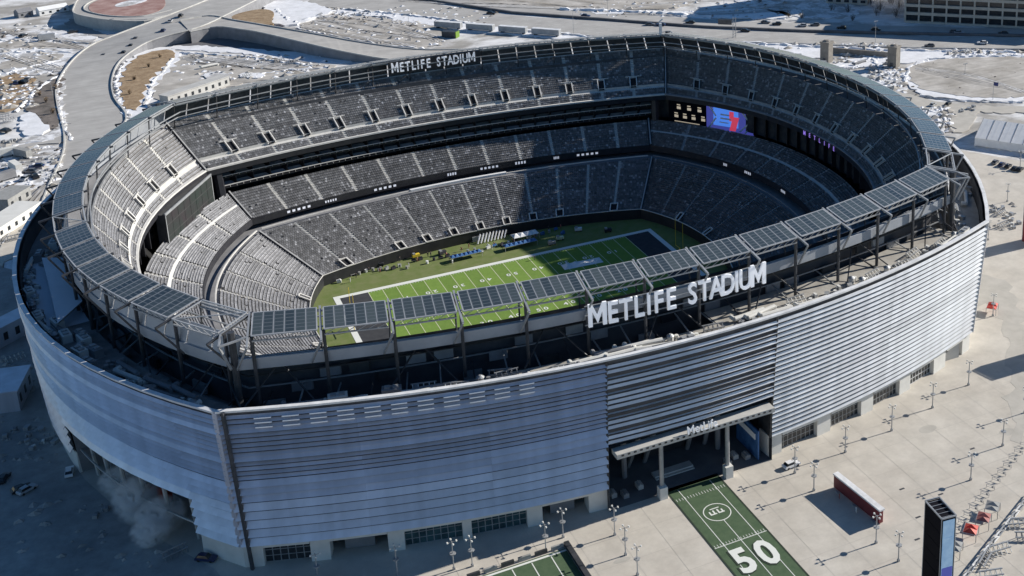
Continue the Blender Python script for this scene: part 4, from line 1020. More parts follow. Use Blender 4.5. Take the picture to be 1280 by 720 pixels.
# tall pylons
def pylon(label, x, y, w_, d_, h, rz, mn, side_m, pic=False):
    o = thing('sign_pylon', label, 'pylon', (x, y, 0), rz); m_ = MB(); m_.box((0, 0, h/2), (w_, d_, h)); m_.build('body', mn, o)
    m_ = MB(); m_.box((0, -d_/2-.06, h/2), (w_*.8, .1, h*.97)); m_.build('side_panel', side_m, o)
    if pic:
        for (z0, z1, mm) in ((.0, .3, 'screen_blue'), (.3, .42, 'screen_navy'), (.62, .78, 'screen_pale')):
            m_ = MB(); m_.box((0, -d_/2-.14, h*(z0+z1)/2), (w_*.74, .06, h*(z1-z0))); m_.build('graphic', mm, o)
    m_ = MB(); q = ((-w_/2, -d_/2), (w_/2, -d_/2), (w_/2, d_/2), (-w_/2, d_/2))
    for i in range(4): m_.bar((*q[i], h+.3), (*q[(i+1) % 4], h+.3), .2); m_.bar((*q[i], 0), (*q[i], h+.3), .1)
    for i in range(5): y_ = -d_/2+d_*(i+.5)/5; m_.bar((-w_/2, y_, h+.1), (w_/2, y_, h+.1), .08)
    m_.build('top_frame', 'steel_grey', o)
    for i in range(6): m_ = MB(); m_.box((-w_/2-.03, 0, h*(i+.5)/6), (.06, d_*.94, h/6-.12)); m_.build('face_panel', mn, o)
    return o
mat('screen_pale', (.45, .6, .75), .3, (.25, .4, .6), .4, emit=(.2, .35, .5, .25))
pylon('tall black video pylon with a pale blue end face at the bottom right', 28.3, -176.9, 3.4, 6.6, 20.3, -.12, 'screen_black', 'screen_pale', True)
pylon('maroon banner pylon at the right edge beside the corner of the stadium', 168.5, -49.5, 3.2, 5.5, 16, .35, 'maroon', 'dull_red')
pylon('maroon banner pylon beyond the right edge throwing its shadow onto the plaza', 131.5, -113, 4, 7, 17, .2, 'maroon', 'dull_red')

# lamp posts on the plaza
def lamp_mesh_parts():
    o = thing('lamp_post', 'x', 'lamp post'); m_ = MB(); m_.bar((0, 0, 0), (0, 0, 7.3), .15, 6, 0, .11); m_.box((0, 0, .3), (.5, .5, .6)); m_.build('pole', 'steel_grey', o)
    for z_, r_ in ((7.1, 1.0), (4.2, .8)):
        m_ = MB(); m_.bar((-r_, 0, z_), (r_, 0, z_), .06); m_.bar((0, -r_, z_), (0, r_, z_), .06); m_.build('cross_arm', 'steel_grey', o)
        if z_ < 5: m_ = MB(); m_.bar((0, 0, z_-.1), (0, 0, z_+.1), .7, 8); m_.build('ring_shade', 'steel_grey', o); continue
        for dx, dy in ((r_, 0), (-r_, 0), (0, r_), (0, -r_)):
            m_ = MB(); m_.bar((dx, dy, z_-.05), (dx, dy, z_+.24), .26, 6, 0, .2); m_.build('lamp_head', 'concrete_white', o)
    return o
lp0 = lamp_mesh_parts()
LP = [(993.5, 591.5), (1056.5, 565.5), (1114.5, 538.5), (1165.5, 510), (1210.5, 481.5),
      (1017.3, 613.5), (1095, 679), (1123, 701.7), (1213.3, 600), (1253.3, 557.3), (1281, 516),
      (682.5, 690), (704, 672), (768.5, 669), (782, 694), (797, 719),
      (398, 728), (497, 719), (567.5, 712), (590.5, 708), (1259, 252), (1235, 300), (1275, 210), (1241, 395)]
row = ['first from the gate in the row along the right front wall', 'second from the gate in the row along the right front wall', 'third from the gate in the row along the right front wall', 'fourth from the gate in the row along the right front wall', 'fifth from the gate in the row along the right front wall',
       'just behind the far end of the maroon wall', 'at the near end of the maroon wall', 'between the maroon wall and the black pylon', 'on the open plaza right of the maroon wall', 'near the right edge on the open plaza', 'at the right edge, farthest of the outer row',
       'behind the small green field, right end', 'close to the front wall left of the gate', 'just left of the gate opening', 'on the open plaza between small field and 50 carpet, farther one', 'at the bottom edge between small field and 50 carpet',
       'at the bottom edge in front of the left dark window', 'in front of the roller door left of the teal windows', 'in front of the teal windows, left of a pair', 'in front of the teal windows, right of a pair', 'on the far right plaza below the white tent', 'beside the right end corner of the stadium', 'at the right edge below the white tent', 'beside the red canopy at the right corner']
for i, (px, py) in enumerate(LP):
    o = lp0 if i == 0 else copy_tree(lp0); o.location = (*at(px, py), 0); o['label'] = 'lamp post '+row[i]; o['group'] = 'lamp posts on the plaza'
# ribs painted / drains across the plaza: thin expansion joints
m_ = MB()
for x in range(-60, 170, 9): m_.face([(x-.05, -200, .018), (x+.05, -200, .018), (x+.05, -112, .018), (x-.05, -112, .018)])
for y in range(-200, -110, 9): m_.face([(-60, y-.05, .022), (175, y-.05, .022), (175, y+.05, .022), (-60, y+.05, .022)])
m_.build('plaza_joints', 'plaza_stain', kind='structure')
for i in range(26):
    x, y = random.uniform(-60, 150), random.uniform(-195, -122); L_ = random.uniform(1, 4); m_ = MB(); q = chaikin([(x+L_*random.uniform(.6, 1.2)*math.cos(a), y+L_*.6*random.uniform(.6, 1.2)*math.sin(a)) for a in [k*math.pi/3.5 for k in range(7)]], 2)
    if x > -9 and x < 9: continue
    m_.face([(a, b, .006+.0004*i) for a, b in q]); m_.build('pavement_stain', 'plaza_stain', kind='structure')
for i in range(14):
    x, y = random.uniform(12, 120), random.uniform(-180, -128); m_ = MB(); m_.box((x, y, .01), (1.4, .5, .04)); m_.build('drain_grate', 'steel_dark', kind='structure')
patch('ring_road', [(1180, 395), (1225, 338), (1262, 352), (1290, 420), (1300, 520), (1270, 570), (1262, 520), (1262, 430), (1240, 370), (1205, 410)], .03, 'plaza_stain')

# cars and vehicles
def car_proto(c, kind='car'):
    o = thing('parked_car', 'x', 'car'); m_ = MB(); L_, W_ = 4.6, 1.85
    pr = [(-2.3, .35), (2.3, .35), (2.3, .75), (1.5, .92), (-2.1, .98), (-2.3, .8)]
    m_.hexa([(x, -W_/2, z) for x, z in pr], [(x, W_/2, z) for x, z in pr]); m_.build('body', 'car_'+c, o)
    m_ = MB(); lo = [(-1.9, -.85, .95), (1.0, -.85, .92), (1.0, .85, .92), (-1.9, .85, .95)]; hi = [(-1.5, -.65, 1.5), (.3, -.65, 1.5), (.3, .65, 1.5), (-1.5, .65, 1.5)]
    m_.hexa(lo, hi); m_.build('cabin', 'car_glass', o)
    m_ = MB(); m_.box((-.6, 0, 1.52), (1.7, 1.25, .06)); m_.build('roof', 'car_'+c, o)
    for x in (-1.45, 1.45):
        for y in (-.85, .85): m_ = MB(); m_.bar((x, y-.1, .33), (x, y+.1, .33), .33, 8); m_.build('wheel', 'tyre', o)
    return o
def truck_proto(c):
    o = thing('parked_truck', 'x', 'truck'); m_ = MB(); m_.box((-.6, 0, 2.1), (8.2, 2.5, 2.9)); m_.build('cargo_box', c, o)
    m_ = MB(); m_.box((4.6, 0, 1.3), (2.0, 2.3, 1.9)); m_.box((-.3, 0, .55), (10.4, 1.2, .3)); m_.build('cab', 'car_white', o)
    m_ = MB(); m_.box((5.62, 0, 1.8), (.06, 2.0, .7)); m_.build('windscreen', 'car_glass', o)
    for x in (-3.5, -2.3, 4.3):
        for y in (-1.1, 1.1): m_ = MB(); m_.bar((x, y-.15, .45), (x, y+.15, .45), .45, 8); m_.build('wheel', 'tyre', o)
    return o
protos = {}
def put(kind, c, px, py, ang, label, group=None, z=.1, sc=1.):
    key = (kind, c)
    if key not in protos: protos[key] = car_proto(c) if kind == 'car' else truck_proto(c); o = protos[key]
    else: o = copy_tree(protos[key])
    o.location = (*at(px, py, z), z); o.rotation_euler = (0, 0, ang); o['label'] = label; o['scale_note'] = None if False else 0; del o['scale_note']
    o.scale = (sc, sc, sc)
    if group: o['group'] = group
    return o
def dirn(p, q): a, b = Vector(at(*p)), Vector(at(*q)); d = b-a; return math.atan2(d.y, d.x)
hw = dirn((900, 48), (1200, 60)); rd = dirn((120, 100), (160, 60))
H = 'cars driving on the far highway'
for (px, py, c, lab) in [(1052, 36, 'black', 'black car on the far lanes right of the blue shadow'), (1019, 32, 'grey', 'dark car in the cluster of traffic above the concrete towers'), (1003, 33, 'silver', 'silver car in the cluster of traffic above the concrete towers'), (971, 31, 'black', 'black car on the far lanes left of the traffic cluster'),
    (957, 29, 'grey', 'grey car on the far lanes behind the sign gantry'), (932, 39.5, 'black', 'black car on the near lanes beside the sign gantry'), (1095, 38, 'black', 'black car above the right concrete tower'), (1193, 41, 'grey', 'grey car on the far lanes below the beige garage'), (1199, 42, 'silver', 'silver car following the grey one below the beige garage'),
    (1254, 43, 'black', 'black car at the right end of the far lanes'), (1228, 55, 'white', 'white van-like car on the near lanes at the right'), (1162, 58.5, 'grey', 'grey car at the kerb of the near lanes'), (732, 21, 'navy', 'dark blue car on the far lanes at the top middle'), (614, 17.5, 'black', 'black car alone on the far lanes at the upper left of centre'), (826, 32, 'navy', 'dark car in the bus-like row by the white mast'), (813, 31.5, 'grey', 'grey car in the row by the white mast'), (863, 29, 'black', 'black car between mast and gantry')]:
    put('car', c, px, py, hw+math.pi*(random.random() < .5), lab, H, .12, 1.25)
R_ = 'cars driving on the wide curved road'
for (px, py, z, c, lab) in [(130, 71, .3, 'black', 'black car alone in the middle of the curved road'), (155, 67, 1.6, 'black', 'dark car at the right kerb of the curved road, nearest of three'), (164, 58.5, 2.3, 'black', 'dark car at the right kerb of the curved road, middle of three'), (170, 49.5, 3.2, 'grey', 'dark grey car at the right kerb of the curved road, farthest of three'), (213, 27.5, 5.9, 'silver', 'silver car on top of the ramp'), (226, 20.5, 6.7, 'black', 'black car on top of the ramp behind the silver one'), (204, 39.5, 5.3, 'navy', 'dark blue car low on the ramp near its edge')]:
    put('car', c, px, py, rd, lab, R_, z+.12, 1.2)
Lc = 'vehicles on the snowy lot at the upper left'
for (px, py, c, lab) in [(28, 104, 'black', 'black car in a dark clump on the brown ground at the left'), (34, 101, 'grey', 'dark grey car in the clump on the brown ground at the left'), (20, 105, 'navy', 'dark blue car in the clump on the brown ground at the left'), (29, 46, 'black', 'black car on the snowy lot at the far left'), (50, 47, 'grey', 'grey car right of the black one on the snowy lot'), (91, 41, 'black', 'black car in the shade of the curved wall'), (6, 165, 'black', 'black car at the left edge above the snowy yard'), (38, 216, 'grey', 'dark grey car in the snowy yard left of the stadium'), (44, 222, 'black', 'black car in the snowy yard left of the stadium'), (34, 224, 'silver', 'silver car in the snowy yard left of the stadium'), (46, 210, 'navy', 'dark blue car behind the others in the snowy yard')]:
    put('car', c, px, py, random.uniform(0, 3), lab, Lc, .12, 1.3)
for (px, py, c, a, lab) in [(60, 50, 'steel_grey', .2, 'grey box truck on the snowy lot at the upper left'), (20, 213, 'concrete_white', 1.9, 'white box truck in the snowy yard left of the stadium'), (8, 225, 'concrete_dark', .5, 'grey box truck at the left edge of the snowy yard'), (10, 195, 'concrete_white', .2, 'white box truck behind the yard at the left edge'), (28, 196, 'grey_cloth', 2.2, 'grey box truck behind the yard, right of the white one')]:
    put('truck', c, px, py, a, lab, 'trucks left of the stadium', .12, 1.05)
Y_ = 'cars in the shaded yard at the left'
for (px, py, c, a, lab) in [(27, 613, 'black', .3, 'black car in the shaded yard, left of a pair'), (34, 614, 'silver', .6, 'silver car in the shaded yard, right of a pair'), (5, 600, 'black', 1.2, 'black car at the left edge of the shaded yard'), (87, 592, 'white', 1.5, 'white car parked at the corner of the left gate opening'), (258, 700, 'navy', -.6, 'dark blue car parked by the front left corner pier')]:
    put('car', c, px, py, a, lab, Y_, .05)
P_ = 'vehicles near the bottom right corner'
for (px, py, c, a, lab) in [(989, 583, 'white', .1, 'white car by the first lamp post right of the gate')]: put('car', c, px, py, a, lab, None, .02)
for i, px in enumerate([(1185, 131), (1203, 205), (1268, 212), (1260, 209), (1252, 207), (1244, 204), (1275, 213), (1166, 132), (1290, 140)]):
    put('car', ['black', 'grey', 'black', 'black', 'navy', 'grey', 'black', 'silver', 'black'][i], px[0], px[1], .5, ['black car left of the tan heaps above the tent', 'dark grey car below the near corner of the white tent', 'black car in the clump below the tent, middle', 'black car in the clump below the tent, left of middle', 'dark blue car in the line below the tent', 'grey car at the left end of the line below the tent', 'black car in the clump below the tent, right end', 'silver car on the road round the oval lot', 'black car on the road at the right edge'][i], 'cars round the white tent', .05)
for i, (px, py, c, lab) in enumerate([(1213, 671, 'red', 'bright red canopy tent beside the black pylon'), (1229, 656, 'dull_red', 'dull red canopy tent behind the bright red one'), (1240, 642, 'grey_cloth', 'grey canopy tent, farthest of three by the right edge'), (1193, 692, 'grey_cloth', 'pale grey canopy tent hidden partly by the black pylon'), (1240, 390, 'red', 'red canopy tent by the right end of the louvred wall')]):
    q = at(px, py); tented('canopy_tent', lab, 'tent', q, 3.6 if i < 4 else 4.5, 3.0, 2.7, c, .7, 'canopy tents on the plaza', folds=2)
# truss barrier with clutter at the right bottom
o = thing('truss_fence', 'long white truss fence running diagonally across the bottom right corner', 'fence', (0, 0, 0)); A, B = Vector((70, -160.5)), Vector((33.5, -178.2))
for k in range(14):
    p, q = A.lerp(B, k/14), A.lerp(B, (k+1)/14); m_ = MB()
    for zz in (.3, 1.7): m_.bar((p.x, p.y, zz), (q.x, q.y, zz), .17)
    m_.bar((p.x, p.y, .3), (q.x, q.y, 1.7), .1); m_.bar((p.x, p.y, 0), (p.x, p.y, 1.9), .12); m_.build('truss_section', 'steel_white' if k % 2 else 'steel_grey', o)
for k in range(7):
    p = A.lerp(B, .1+.12*k)+Vector((random.uniform(-1, 3.5), -random.uniform(1.2, 5)))
    link('barrier', umesh[(3, 'dark' if k % 2 else 'light')], None, (p.x, p.y, 0), random.uniform(-.6, .6), 'slanting metal barrier below the white truss fence, %s from the right edge' % ordn(k+1), 'barrier', 'barriers below the truss fence')
for i in range(13):
    t_ = i/12; x, y = at(1196+84*t_, 664-106*t_); m_ = MB(); m_.bar((0, -1.1, .95), (0, 1.1, .95), .05); m_.bar((0, -1, 0), (0, -1, .95), .05); m_.bar((0, 1, 0), (0, 1, .95), .05); m_.bar((0, -1.1, .4), (0, 1.1, .4), .05); m_.box((0, -.5, .6), (.04, .5, .5))
    if i == 0: bmesh_ = m_.mesh('crowd_barrier', 'steel_grey')
    link('crowd_barrier', bmesh_, None, (x, y, 0), .5, 'low crowd barrier in the line at the right, %s from the black pylon' % ordn(i+1), 'barrier', 'crowd barriers in a diagonal line')

# ------------------------------------------------------------------ background: roads, ramps, lots
loft('curved_road', [(15, 350, .05), (40, 292, .05), (58, 240, .05), (78, 195, .05), (80, 165, .05), (72, 133, .05), (71, 107, .1), (87, 80, .8), (112, 58, 2.2), (145, 44, 3.8), (190, 27, 5.5), (235, 10, 7), (265, -2, 7), (300, -14, 7)],
     [(45, 352, .05), (66, 300, .05), (90, 250, .05), (125, 190, .05), (158, 150, .05), (143, 123, .05), (140, 100, .3), (150, 77, 1.6), (177, 57, 3.8), (205, 46, 5.6), (250, 34, 7), (285, 18, 7), (325, -2, 7), (350, -14, 7)], 'asphalt_light', 'concrete_dark')
loft('ramp', [(225, 26, 6.9), (262, 20, 6.9), (290, 25, 6.9), (320, 30, 6.9), (390, 42, 6.2), (450, 53, 4.4), (520, 62, 2), (580, 62, .2)], [(238, 40, 6.9), (271, 34, 6.9), (300, 37, 6.9), (330, 42, 6.9), (402, 59, 5.8), (445, 68, 4), (490, 75, 2), (560, 78, .2)], 'asphalt_light', 'concrete_dark')
patch('snow_field', [(209, 56), (270, 56), (350, 62), (430, 72), (440, 80), (380, 78), (300, 66), (215, 62)], .06, 'snow')
patch('ramp_shadow_patch', [(205, 50), (250, 47), (330, 52), (400, 62), (402, 68), (330, 62), (255, 57), (209, 57)], .1, 'asphalt_dark')  # dark patch painted as the shadow along the foot of the ramp wall
patch('dry_bank', [(152, 88), (178, 66), (212, 62), (222, 70), (208, 82), (186, 100), (174, 135), (162, 142), (150, 122)], .4, 'dry_grass')
patch('snow_verge', [(146, 92), (160, 72), (205, 56), (228, 66), (216, 86), (195, 102), (182, 140), (160, 150), (145, 128)], .2, 'snow')
patch('dark_bank', [(88, 84), (98, 78), (76, 104), (72, 132), (76, 158), (66, 166), (54, 150), (30, 138), (48, 112)], .3, 'dark_earth')
patch('snow_triangle', [(28, 138), (50, 148), (62, 160), (56, 170), (22, 172)], .5, 'snow')
patch('snow_verge', [(94, 72), (100, 78), (80, 104), (78, 132), (86, 162), (76, 172), (20, 180), (18, 174), (62, 168), (72, 156), (68, 132), (68, 108)], .25, 'dirty_snow')
patch('lane', [(-5, 183), (60, 172), (85, 168), (88, 176), (60, 180), (-5, 193)], .2, 'asphalt_light')
patch('yard', [(-5, 195), (60, 182), (80, 184), (74, 210), (50, 235), (-5, 250)], .12, 'dirty_snow')
patch('access_road', [(-5, 300), (35, 262), (60, 232), (70, 240), (52, 275), (24, 312), (-5, 345)], .14, 'plaza')
patch('brown_lot', [(-5, 95), (30, 92), (45, 96), (30, 128), (12, 138), (-5, 140)], .12, 'dry_grass')
patch('snow_lot', [(-5, 42), (70, 36), (130, 46), (100, 66), (80, 84), (40, 96), (-5, 92)], .08, 'dirty_snow')
patch('lane', [(-5, 52), (60, 52), (110, 58), (90, 62), (50, 60), (-5, 62)], .2, 'dirt')
patch('lane', [(-5, 78), (40, 70), (85, 66), (70, 76), (-5, 90)], .2, 'dirt')
# raised loop at the top left with its curved retaining wall
loft('loop_road', [(125, -12, 6.5), (100, -2, 6.5), (93, 8, 6.5), (93, 17, 6.5), (117, 23, 6.5), (142, 26, 6.5), (180, 27, 6), (215, 19, 6)], [(150, -10, 6.5), (125, -2, 6.5), (108, 6, 6.5), (106, 13, 6.5), (122, 18, 6.5), (145, 21, 6.5), (180, 21, 6), (215, 13, 6)], 'asphalt_light', 'concrete')
patch('loop_island', [(110, 12), (112, 4), (140, -6), (205, -6), (208, 10), (180, 20), (145, 20), (120, 17)], 6.56, 'red_mulch', base=6.3)
patch('loop_ground', [(97, 10), (95, 16), (117, 21), (142, 24), (180, 25), (215, 17), (250, 5), (270, -12), (120, -14), (102, 0)], 6.4, 'asphalt_light', ms='concrete')
patch('snow_strip', [(140, 6), (170, -2), (190, 0), (150, 10)], 6.62, 'dirty_snow', base=6.3)
patch('painted_wall_shadow', [(77, 32), (93, 20), (110, 36), (137, 46), (165, 38), (180, 30), (150, 50), (110, 44)], .12, 'asphalt')  # shadow of the curved wall painted as a darker patch of ground
# ground between ramp and stadium
patch('works_yard', [(215, 66), (300, 68), (400, 80), (430, 84), (300, 104), (205, 128), (190, 120), (195, 104)], .08, 'dirt')
patch('lane', [(232, 70), (300, 74), (400, 80), (396, 84), (300, 80), (225, 76)], .14, 'asphalt')
patch('snow_heap', [(260, 88), (285, 92), (290, 104), (270, 108), (252, 98)], .5, 'dirty_snow')
patch('snow_heap', [(300, 92), (335, 92), (330, 98), (305, 98)], .5, 'snow')
# ramps island and snow near the top
patch('brown_island', [(284, 20), (325, 10), (345, 14), (338, 26), (345, 32), (300, 27)], 7.1, 'dry_grass', base=6.4)
patch('snow_slope', [(325, 8), (352, 0), (395, 6), (420, 14), (400, 22), (365, 34), (345, 32), (338, 24)], 1.0, 'snow')
patch('north_lot', [(376, 22), (430, 14), (540, 24), (560, 44), (540, 62), (470, 54), (400, 40), (372, 34)], .12, 'dirt')
patch('lane', [(340, 32), (400, 40), (480, 56), (560, 62), (555, 66), (470, 60), (390, 46)], .2, 'asphalt')
patch('north_snow', [(420, 12), (470, 14), (560, 24), (600, 32), (590, 40), (540, 32), (470, 22), (420, 18)], .2, 'snow')
# highway
loft('highway', [(400, -10, .1), (520, 2, .1), (640, 19, .1), (760, 27, .1), (880, 36, .1), (1000, 41, .1), (1140, 45, .1), (1300, 47, .1)], [(380, 6, .1), (500, 18, .1), (640, 36, .1), (760, 46, .1), (880, 51, .1), (1000, 55, .1), (1140, 60, .1), (1300, 62, .1)], 'asphalt_light')
loft('highway', [(440, -14, .1), (600, -2, .1), (700, 7, .1), (800, 18, .1), (900, 25, .1), (1000, 29, .1), (1140, 33, .1), (1300, 37, .1)], [(420, -8, .1), (540, 2, .1), (640, 16, .1), (760, 25, .1), (880, 33.5, .1), (1000, 38.5, .1), (1140, 42.5, .1), (1300, 45, .1)], 'asphalt_light')
def strip(name, pts, w_, h_, mname, label=None, cat=None, z=0, **kw):
    m_ = MB(); P = [Vector(at(*p, z)) for p in pts]
    for a, b in zip(P[:-1], P[1:]):
        t = (b-a).normalized(); n_ = Vector((-t.y, t.x))*w_/2; lo = [a-n_, b-n_, b+n_, a+n_]; m_.hexa([(p.x, p.y, z) for p in lo], [(p.x, p.y, z+h_) for p in lo])
    return m_.build(name, mname, label=label, cat=cat, **kw)
strip('median_barrier', [(420, -9), (540, 1.5), (640, 16.5), (760, 25.5), (880, 34.5), (1000, 39.5), (1140, 43), (1300, 46)], 1.6, 1.3, 'asphalt_dark', 'dark median barrier between the two highway carriageways', 'barrier')
strip('guard_rail', [(640, 38), (760, 48), (880, 52.5), (1000, 56), (1140, 61), (1300, 63)], .5, .9, 'steel_grey', 'grey guard rail along the near edge of the highway', 'guard rail')
for x0 in range(0, 1):
    m_ = MB()
    for (y0, y1) in ((.33,)*2, (.66,)*2): pass
def dashes(Lp, Rp, f, n):
    m_ = MB()
    for i in range(len(Lp)-1):
        for j in range(n):
            u, v = j/n, (j+.4)/n
            A = Vector(at(*[a+(b-a)*u for a, b in zip([l+(r-l)*f for l, r in zip(Lp[i], Rp[i])], [l+(r-l)*f for l, r in zip(Lp[i+1], Rp[i+1])])]))
            B = Vector(at(*[a+(b-a)*v for a, b in zip([l+(r-l)*f for l, r in zip(Lp[i], Rp[i])], [l+(r-l)*f for l, r in zip(Lp[i+1], Rp[i+1])])]))
            t = (B-A).normalized(); n_ = Vector((-t.y, t.x))*.12; m_.face([(*(A-n_), .13), (*(B-n_), .13), (*(B+n_), .13), (*(A+n_), .13)])
    return m_
HL = [(640, 19), (760, 27), (880, 36), (1000, 41), (1140, 45), (1300, 47)]; HR = [(640, 36), (760, 46), (880, 51), (1000, 55), (1140, 60), (1300, 62)]
for f in (.3, .55, .8): dashes(HL, HR, f, 8).build('lane_marks', 'paint_white', kind='structure')
patch('snow_bank', [(640, 34), (700, 40), (760, 48), (720, 50), (640, 44), (540, 34)], .22, 'snow')
patch('snow_bank', [(940, 52), (1000, 56), (1030, 60), (1040, 66), (1024, 76), (960, 62), (900, 52)], .24, 'snow')
patch('snow_bank', [(1040, 58), (1110, 62), (1180, 64), (1290, 66), (1290, 72), (1200, 72), (1150, 76), (1125, 82), (1100, 70), (1045, 66)], .24, 'snow')
patch('snow_bank', [(740, 14), (800, 14), (870, 16), (905, 10), (975, 12), (1000, 24), (900, 23), (800, 17), (745, 18)], .2, 'snow')
patch('north_field', [(480, -10), (620, -14), (800, -20), (870, 0), (850, 12), (740, 12), (640, 6), (560, -2)], .15, 'dirt')
patch('snow_bank', [(905, -6), (990, -6), (1080, 6), (1070, 22), (1010, 24), (940, 10)], .2, 'dirty_snow')
patch('snow_bank', [(1040, 78), (1090, 70), (1110, 72), (1100, 84), (1070, 84), (1048, 86)], .3, 'snow')
# oval lot and its kerb
oval = [(1134, 100), (1139, 84), (1162, 76), (1205, 72.5), (1300, 71), (1300, 124), (1205, 122), (1160, 116)]
patch('oval_kerb', [(1129, 102), (1134, 82), (1158, 73.5), (1205, 70), (1300, 69), (1300, 129), (1200, 127), (1152, 120)], .2, 'snow')
patch('oval_lot', oval, .35, 'dirt')
patch('ring_road', [(1110, 100), (1128, 116), (1160, 126), (1210, 132), (1300, 134), (1300, 142), (1200, 140), (1150, 136), (1112, 116)], .12, 'plaza_stain')
patch('snow_patch', [(1155, 136), (1180, 140), (1186, 158), (1178, 170), (1160, 150)], .12, 'dirty_snow')
patch('heap_ground', [(1190, 136), (1222, 134), (1222, 150), (1200, 170), (1188, 160)], .14, 'plaza_stain')
patch('north_east_yard', [(1085, 86), (1120, 84), (1128, 104), (1140, 128), (1120, 118), (1090, 100)], .1, 'dirty_snow')

def ridge(px, w_, h_, mname='snow', z=0., name='snow_ridge'):
    P = [Vector((*at(*p, z), z)) for p in px]; pts = []
    for a, b in zip(P[:-1], P[1:]):
        k = max(1, int((b-a).length/2.2)); pts += [a.lerp(b, i/k) for i in range(k)]
    m_ = MB(); prev = None
    for i in range(len(pts)-1):
        t = (pts[i+1]-pts[i]).normalized(); n_ = Vector((-t.y, t.x, 0)); ww = w_*random.uniform(.45, 1.2); hh = h_*random.uniform(.3, 1.25); o_ = n_*random.uniform(-.8, .8)
        cur = [pts[i]+o_-n_*ww-Vector((0, 0, .3)), pts[i]+o_-n_*ww*.4+Vector((0, 0, hh)), pts[i]+o_+n_*ww*.3+Vector((0, 0, hh*.9)), pts[i]+o_+n_*ww-Vector((0, 0, .3))]
        if prev:
            for k in range(3): m_.face([prev[k], prev[k+1], cur[k+1], cur[k]])
        prev = cur
    m_.build(name, mname, kind='structure')
for px, w_, h_ in [([(640, 38), (700, 43), (760, 49), (820, 50)], 2, 1.1), ([(930, 54), (1000, 58), (1100, 63), (1280, 66)], 2.4, 1.2), ([(700, 12), (760, 14), (830, 17), (900, 22)], 3, 1.5), ([(430, 12), (500, 18), (560, 25), (620, 34)], 3, 1.3), ([(372, 36), (420, 46), (480, 57), (550, 63)], 2, 1.), ([(90, 176), (80, 160), (74, 134), (70, 108), (86, 80), (108, 60)], 1.4, .8), ([(162, 146), (147, 124), (144, 100), (156, 76)], 1.2, .7),
    ([(225, 66), (300, 70), (400, 84)], 1.6, .8), ([(215, 74), (206, 88), (190, 104), (180, 136)], 1.6, .8), ([(-5, 186), (60, 176), (84, 172)], 1.4, .7), ([(-5, 196), (60, 184), (82, 182)], 1.4, .7), ([(70, 232), (50, 262), (20, 300)], 1.2, .6), ([(1130, 104), (1136, 84), (1160, 75), (1210, 71), (1290, 70)], 1.5, 1.), ([(1150, 120), (1200, 126), (1290, 128)], 1.3, .8), ([(-5, 50), (60, 50), (120, 56)], 2, .8), ([(-5, 68), (50, 64), (100, 66)], 1.6, .7), ([(-5, 94), (40, 84), (90, 72)], 1.6, .8), ([(20, 140), (46, 112), (90, 84)], 1.2, .7), ([(380, 24), (440, 18), (500, 24)], 2, 1.), ([(1040, 86), (1090, 74), (1100, 84)], 2, 1.2), ([(300, 96), (360, 88), (420, 84)], 1.2, .7), ([(345, 12), (365, 30), (400, 22)], 2.5, 1.5), ([(1150, 136), (1178, 144), (1186, 160)], 1.2, .7)]:
    ridge(px, w_, h_, random.choice(['snow', 'dirty_snow', 'snow']))
for px, w_, h_, mm in [([(392, 26), (450, 24), (530, 34)], .8, .4, 'dark_earth'), ([(400, 34), (470, 40), (560, 52)], .8, .4, 'dark_earth'), ([(1150, 92), (1210, 86), (1280, 92)], .5, .2, 'plaza_stain'), ([(1150, 100), (1210, 104), (1280, 100)], .5, .2, 'plaza_stain'), ([(240, 78), (300, 84), (380, 90)], .9, .5, 'dark_earth'), ([(560, 4), (660, 6), (760, 10)], .9, .4, 'dark_earth'), ([(-5, 60), (60, 58), (96, 62)], 1., .4, 'dark_earth'), ([(-5, 240), (30, 226), (66, 216)], 1., .4, 'dark_earth'), ([(-5, 118), (24, 112), (50, 100)], 1, .5, 'dark_earth')]: ridge(px, w_, h_, mm, name='dirt_ridge')
# broken snow, rubble and tyre tracks over the open lots
def lumps(name, zones, n, mname, s0, s1, hh):
    m_ = MB()
    for _ in range(n):
        x0, y0, x1, y1 = random.choice(zones); px, py = random.uniform(x0, x1), random.uniform(y0, y1); x, y = at(px, py); k = random.randint(4, 6); r0 = random.uniform(s0, s1); h = r0*hh*random.uniform(.5, 1.3); a0 = random.random()*6
        base = [(x+r0*random.uniform(.6, 1.3)*math.cos(a0+i*6.283/k)*1.5, y+r0*random.uniform(.6, 1.3)*math.sin(a0+i*6.283/k)) for i in range(k)]
        tx, ty = x+random.uniform(-.3, .3)*r0, y+random.uniform(-.3, .3)*r0
        for i in range(k): a, b = base[i], base[(i+1) % k]; m_.face([(*a, .05), (*b, .05), (tx, ty, .2+h)])
    m_.build(name, mname, label='scattered %s over the lots round the stadium' % name.replace('_', ' '), cat='debris', kind='stuff')
ZN = [(0, 30, 70, 94), (0, 182, 78, 235), (220, 68, 420, 100), (375, 16, 560, 58), (400, 8, 620, 30), (720, 0, 1000, 22), (940, 54, 1120, 62), (1040, 64, 1125, 86), (1180, 62, 1280, 70), (1086, 86, 1130, 118), (1150, 134, 1190, 166), (0, 96, 45, 136)]
lumps('snow_lumps', ZN, 900, 'snow', .4, 1.6, .5)
lumps('earth_clods', ZN+[(1140, 78, 1280, 120), (40, 100, 78, 160)], 380, 'dark_earth', .3, 1.3, .5)
lumps('gravel_heaps', ZN, 260, 'dirt', .8, 2.6, .6)
lumps('ice_rubble', [(0, 520, 80, 580), (0, 440, 40, 500), (1190, 255, 1270, 290), (20, 620, 200, 715)], 160, 'shade_lot', .3, 1.1, .6)
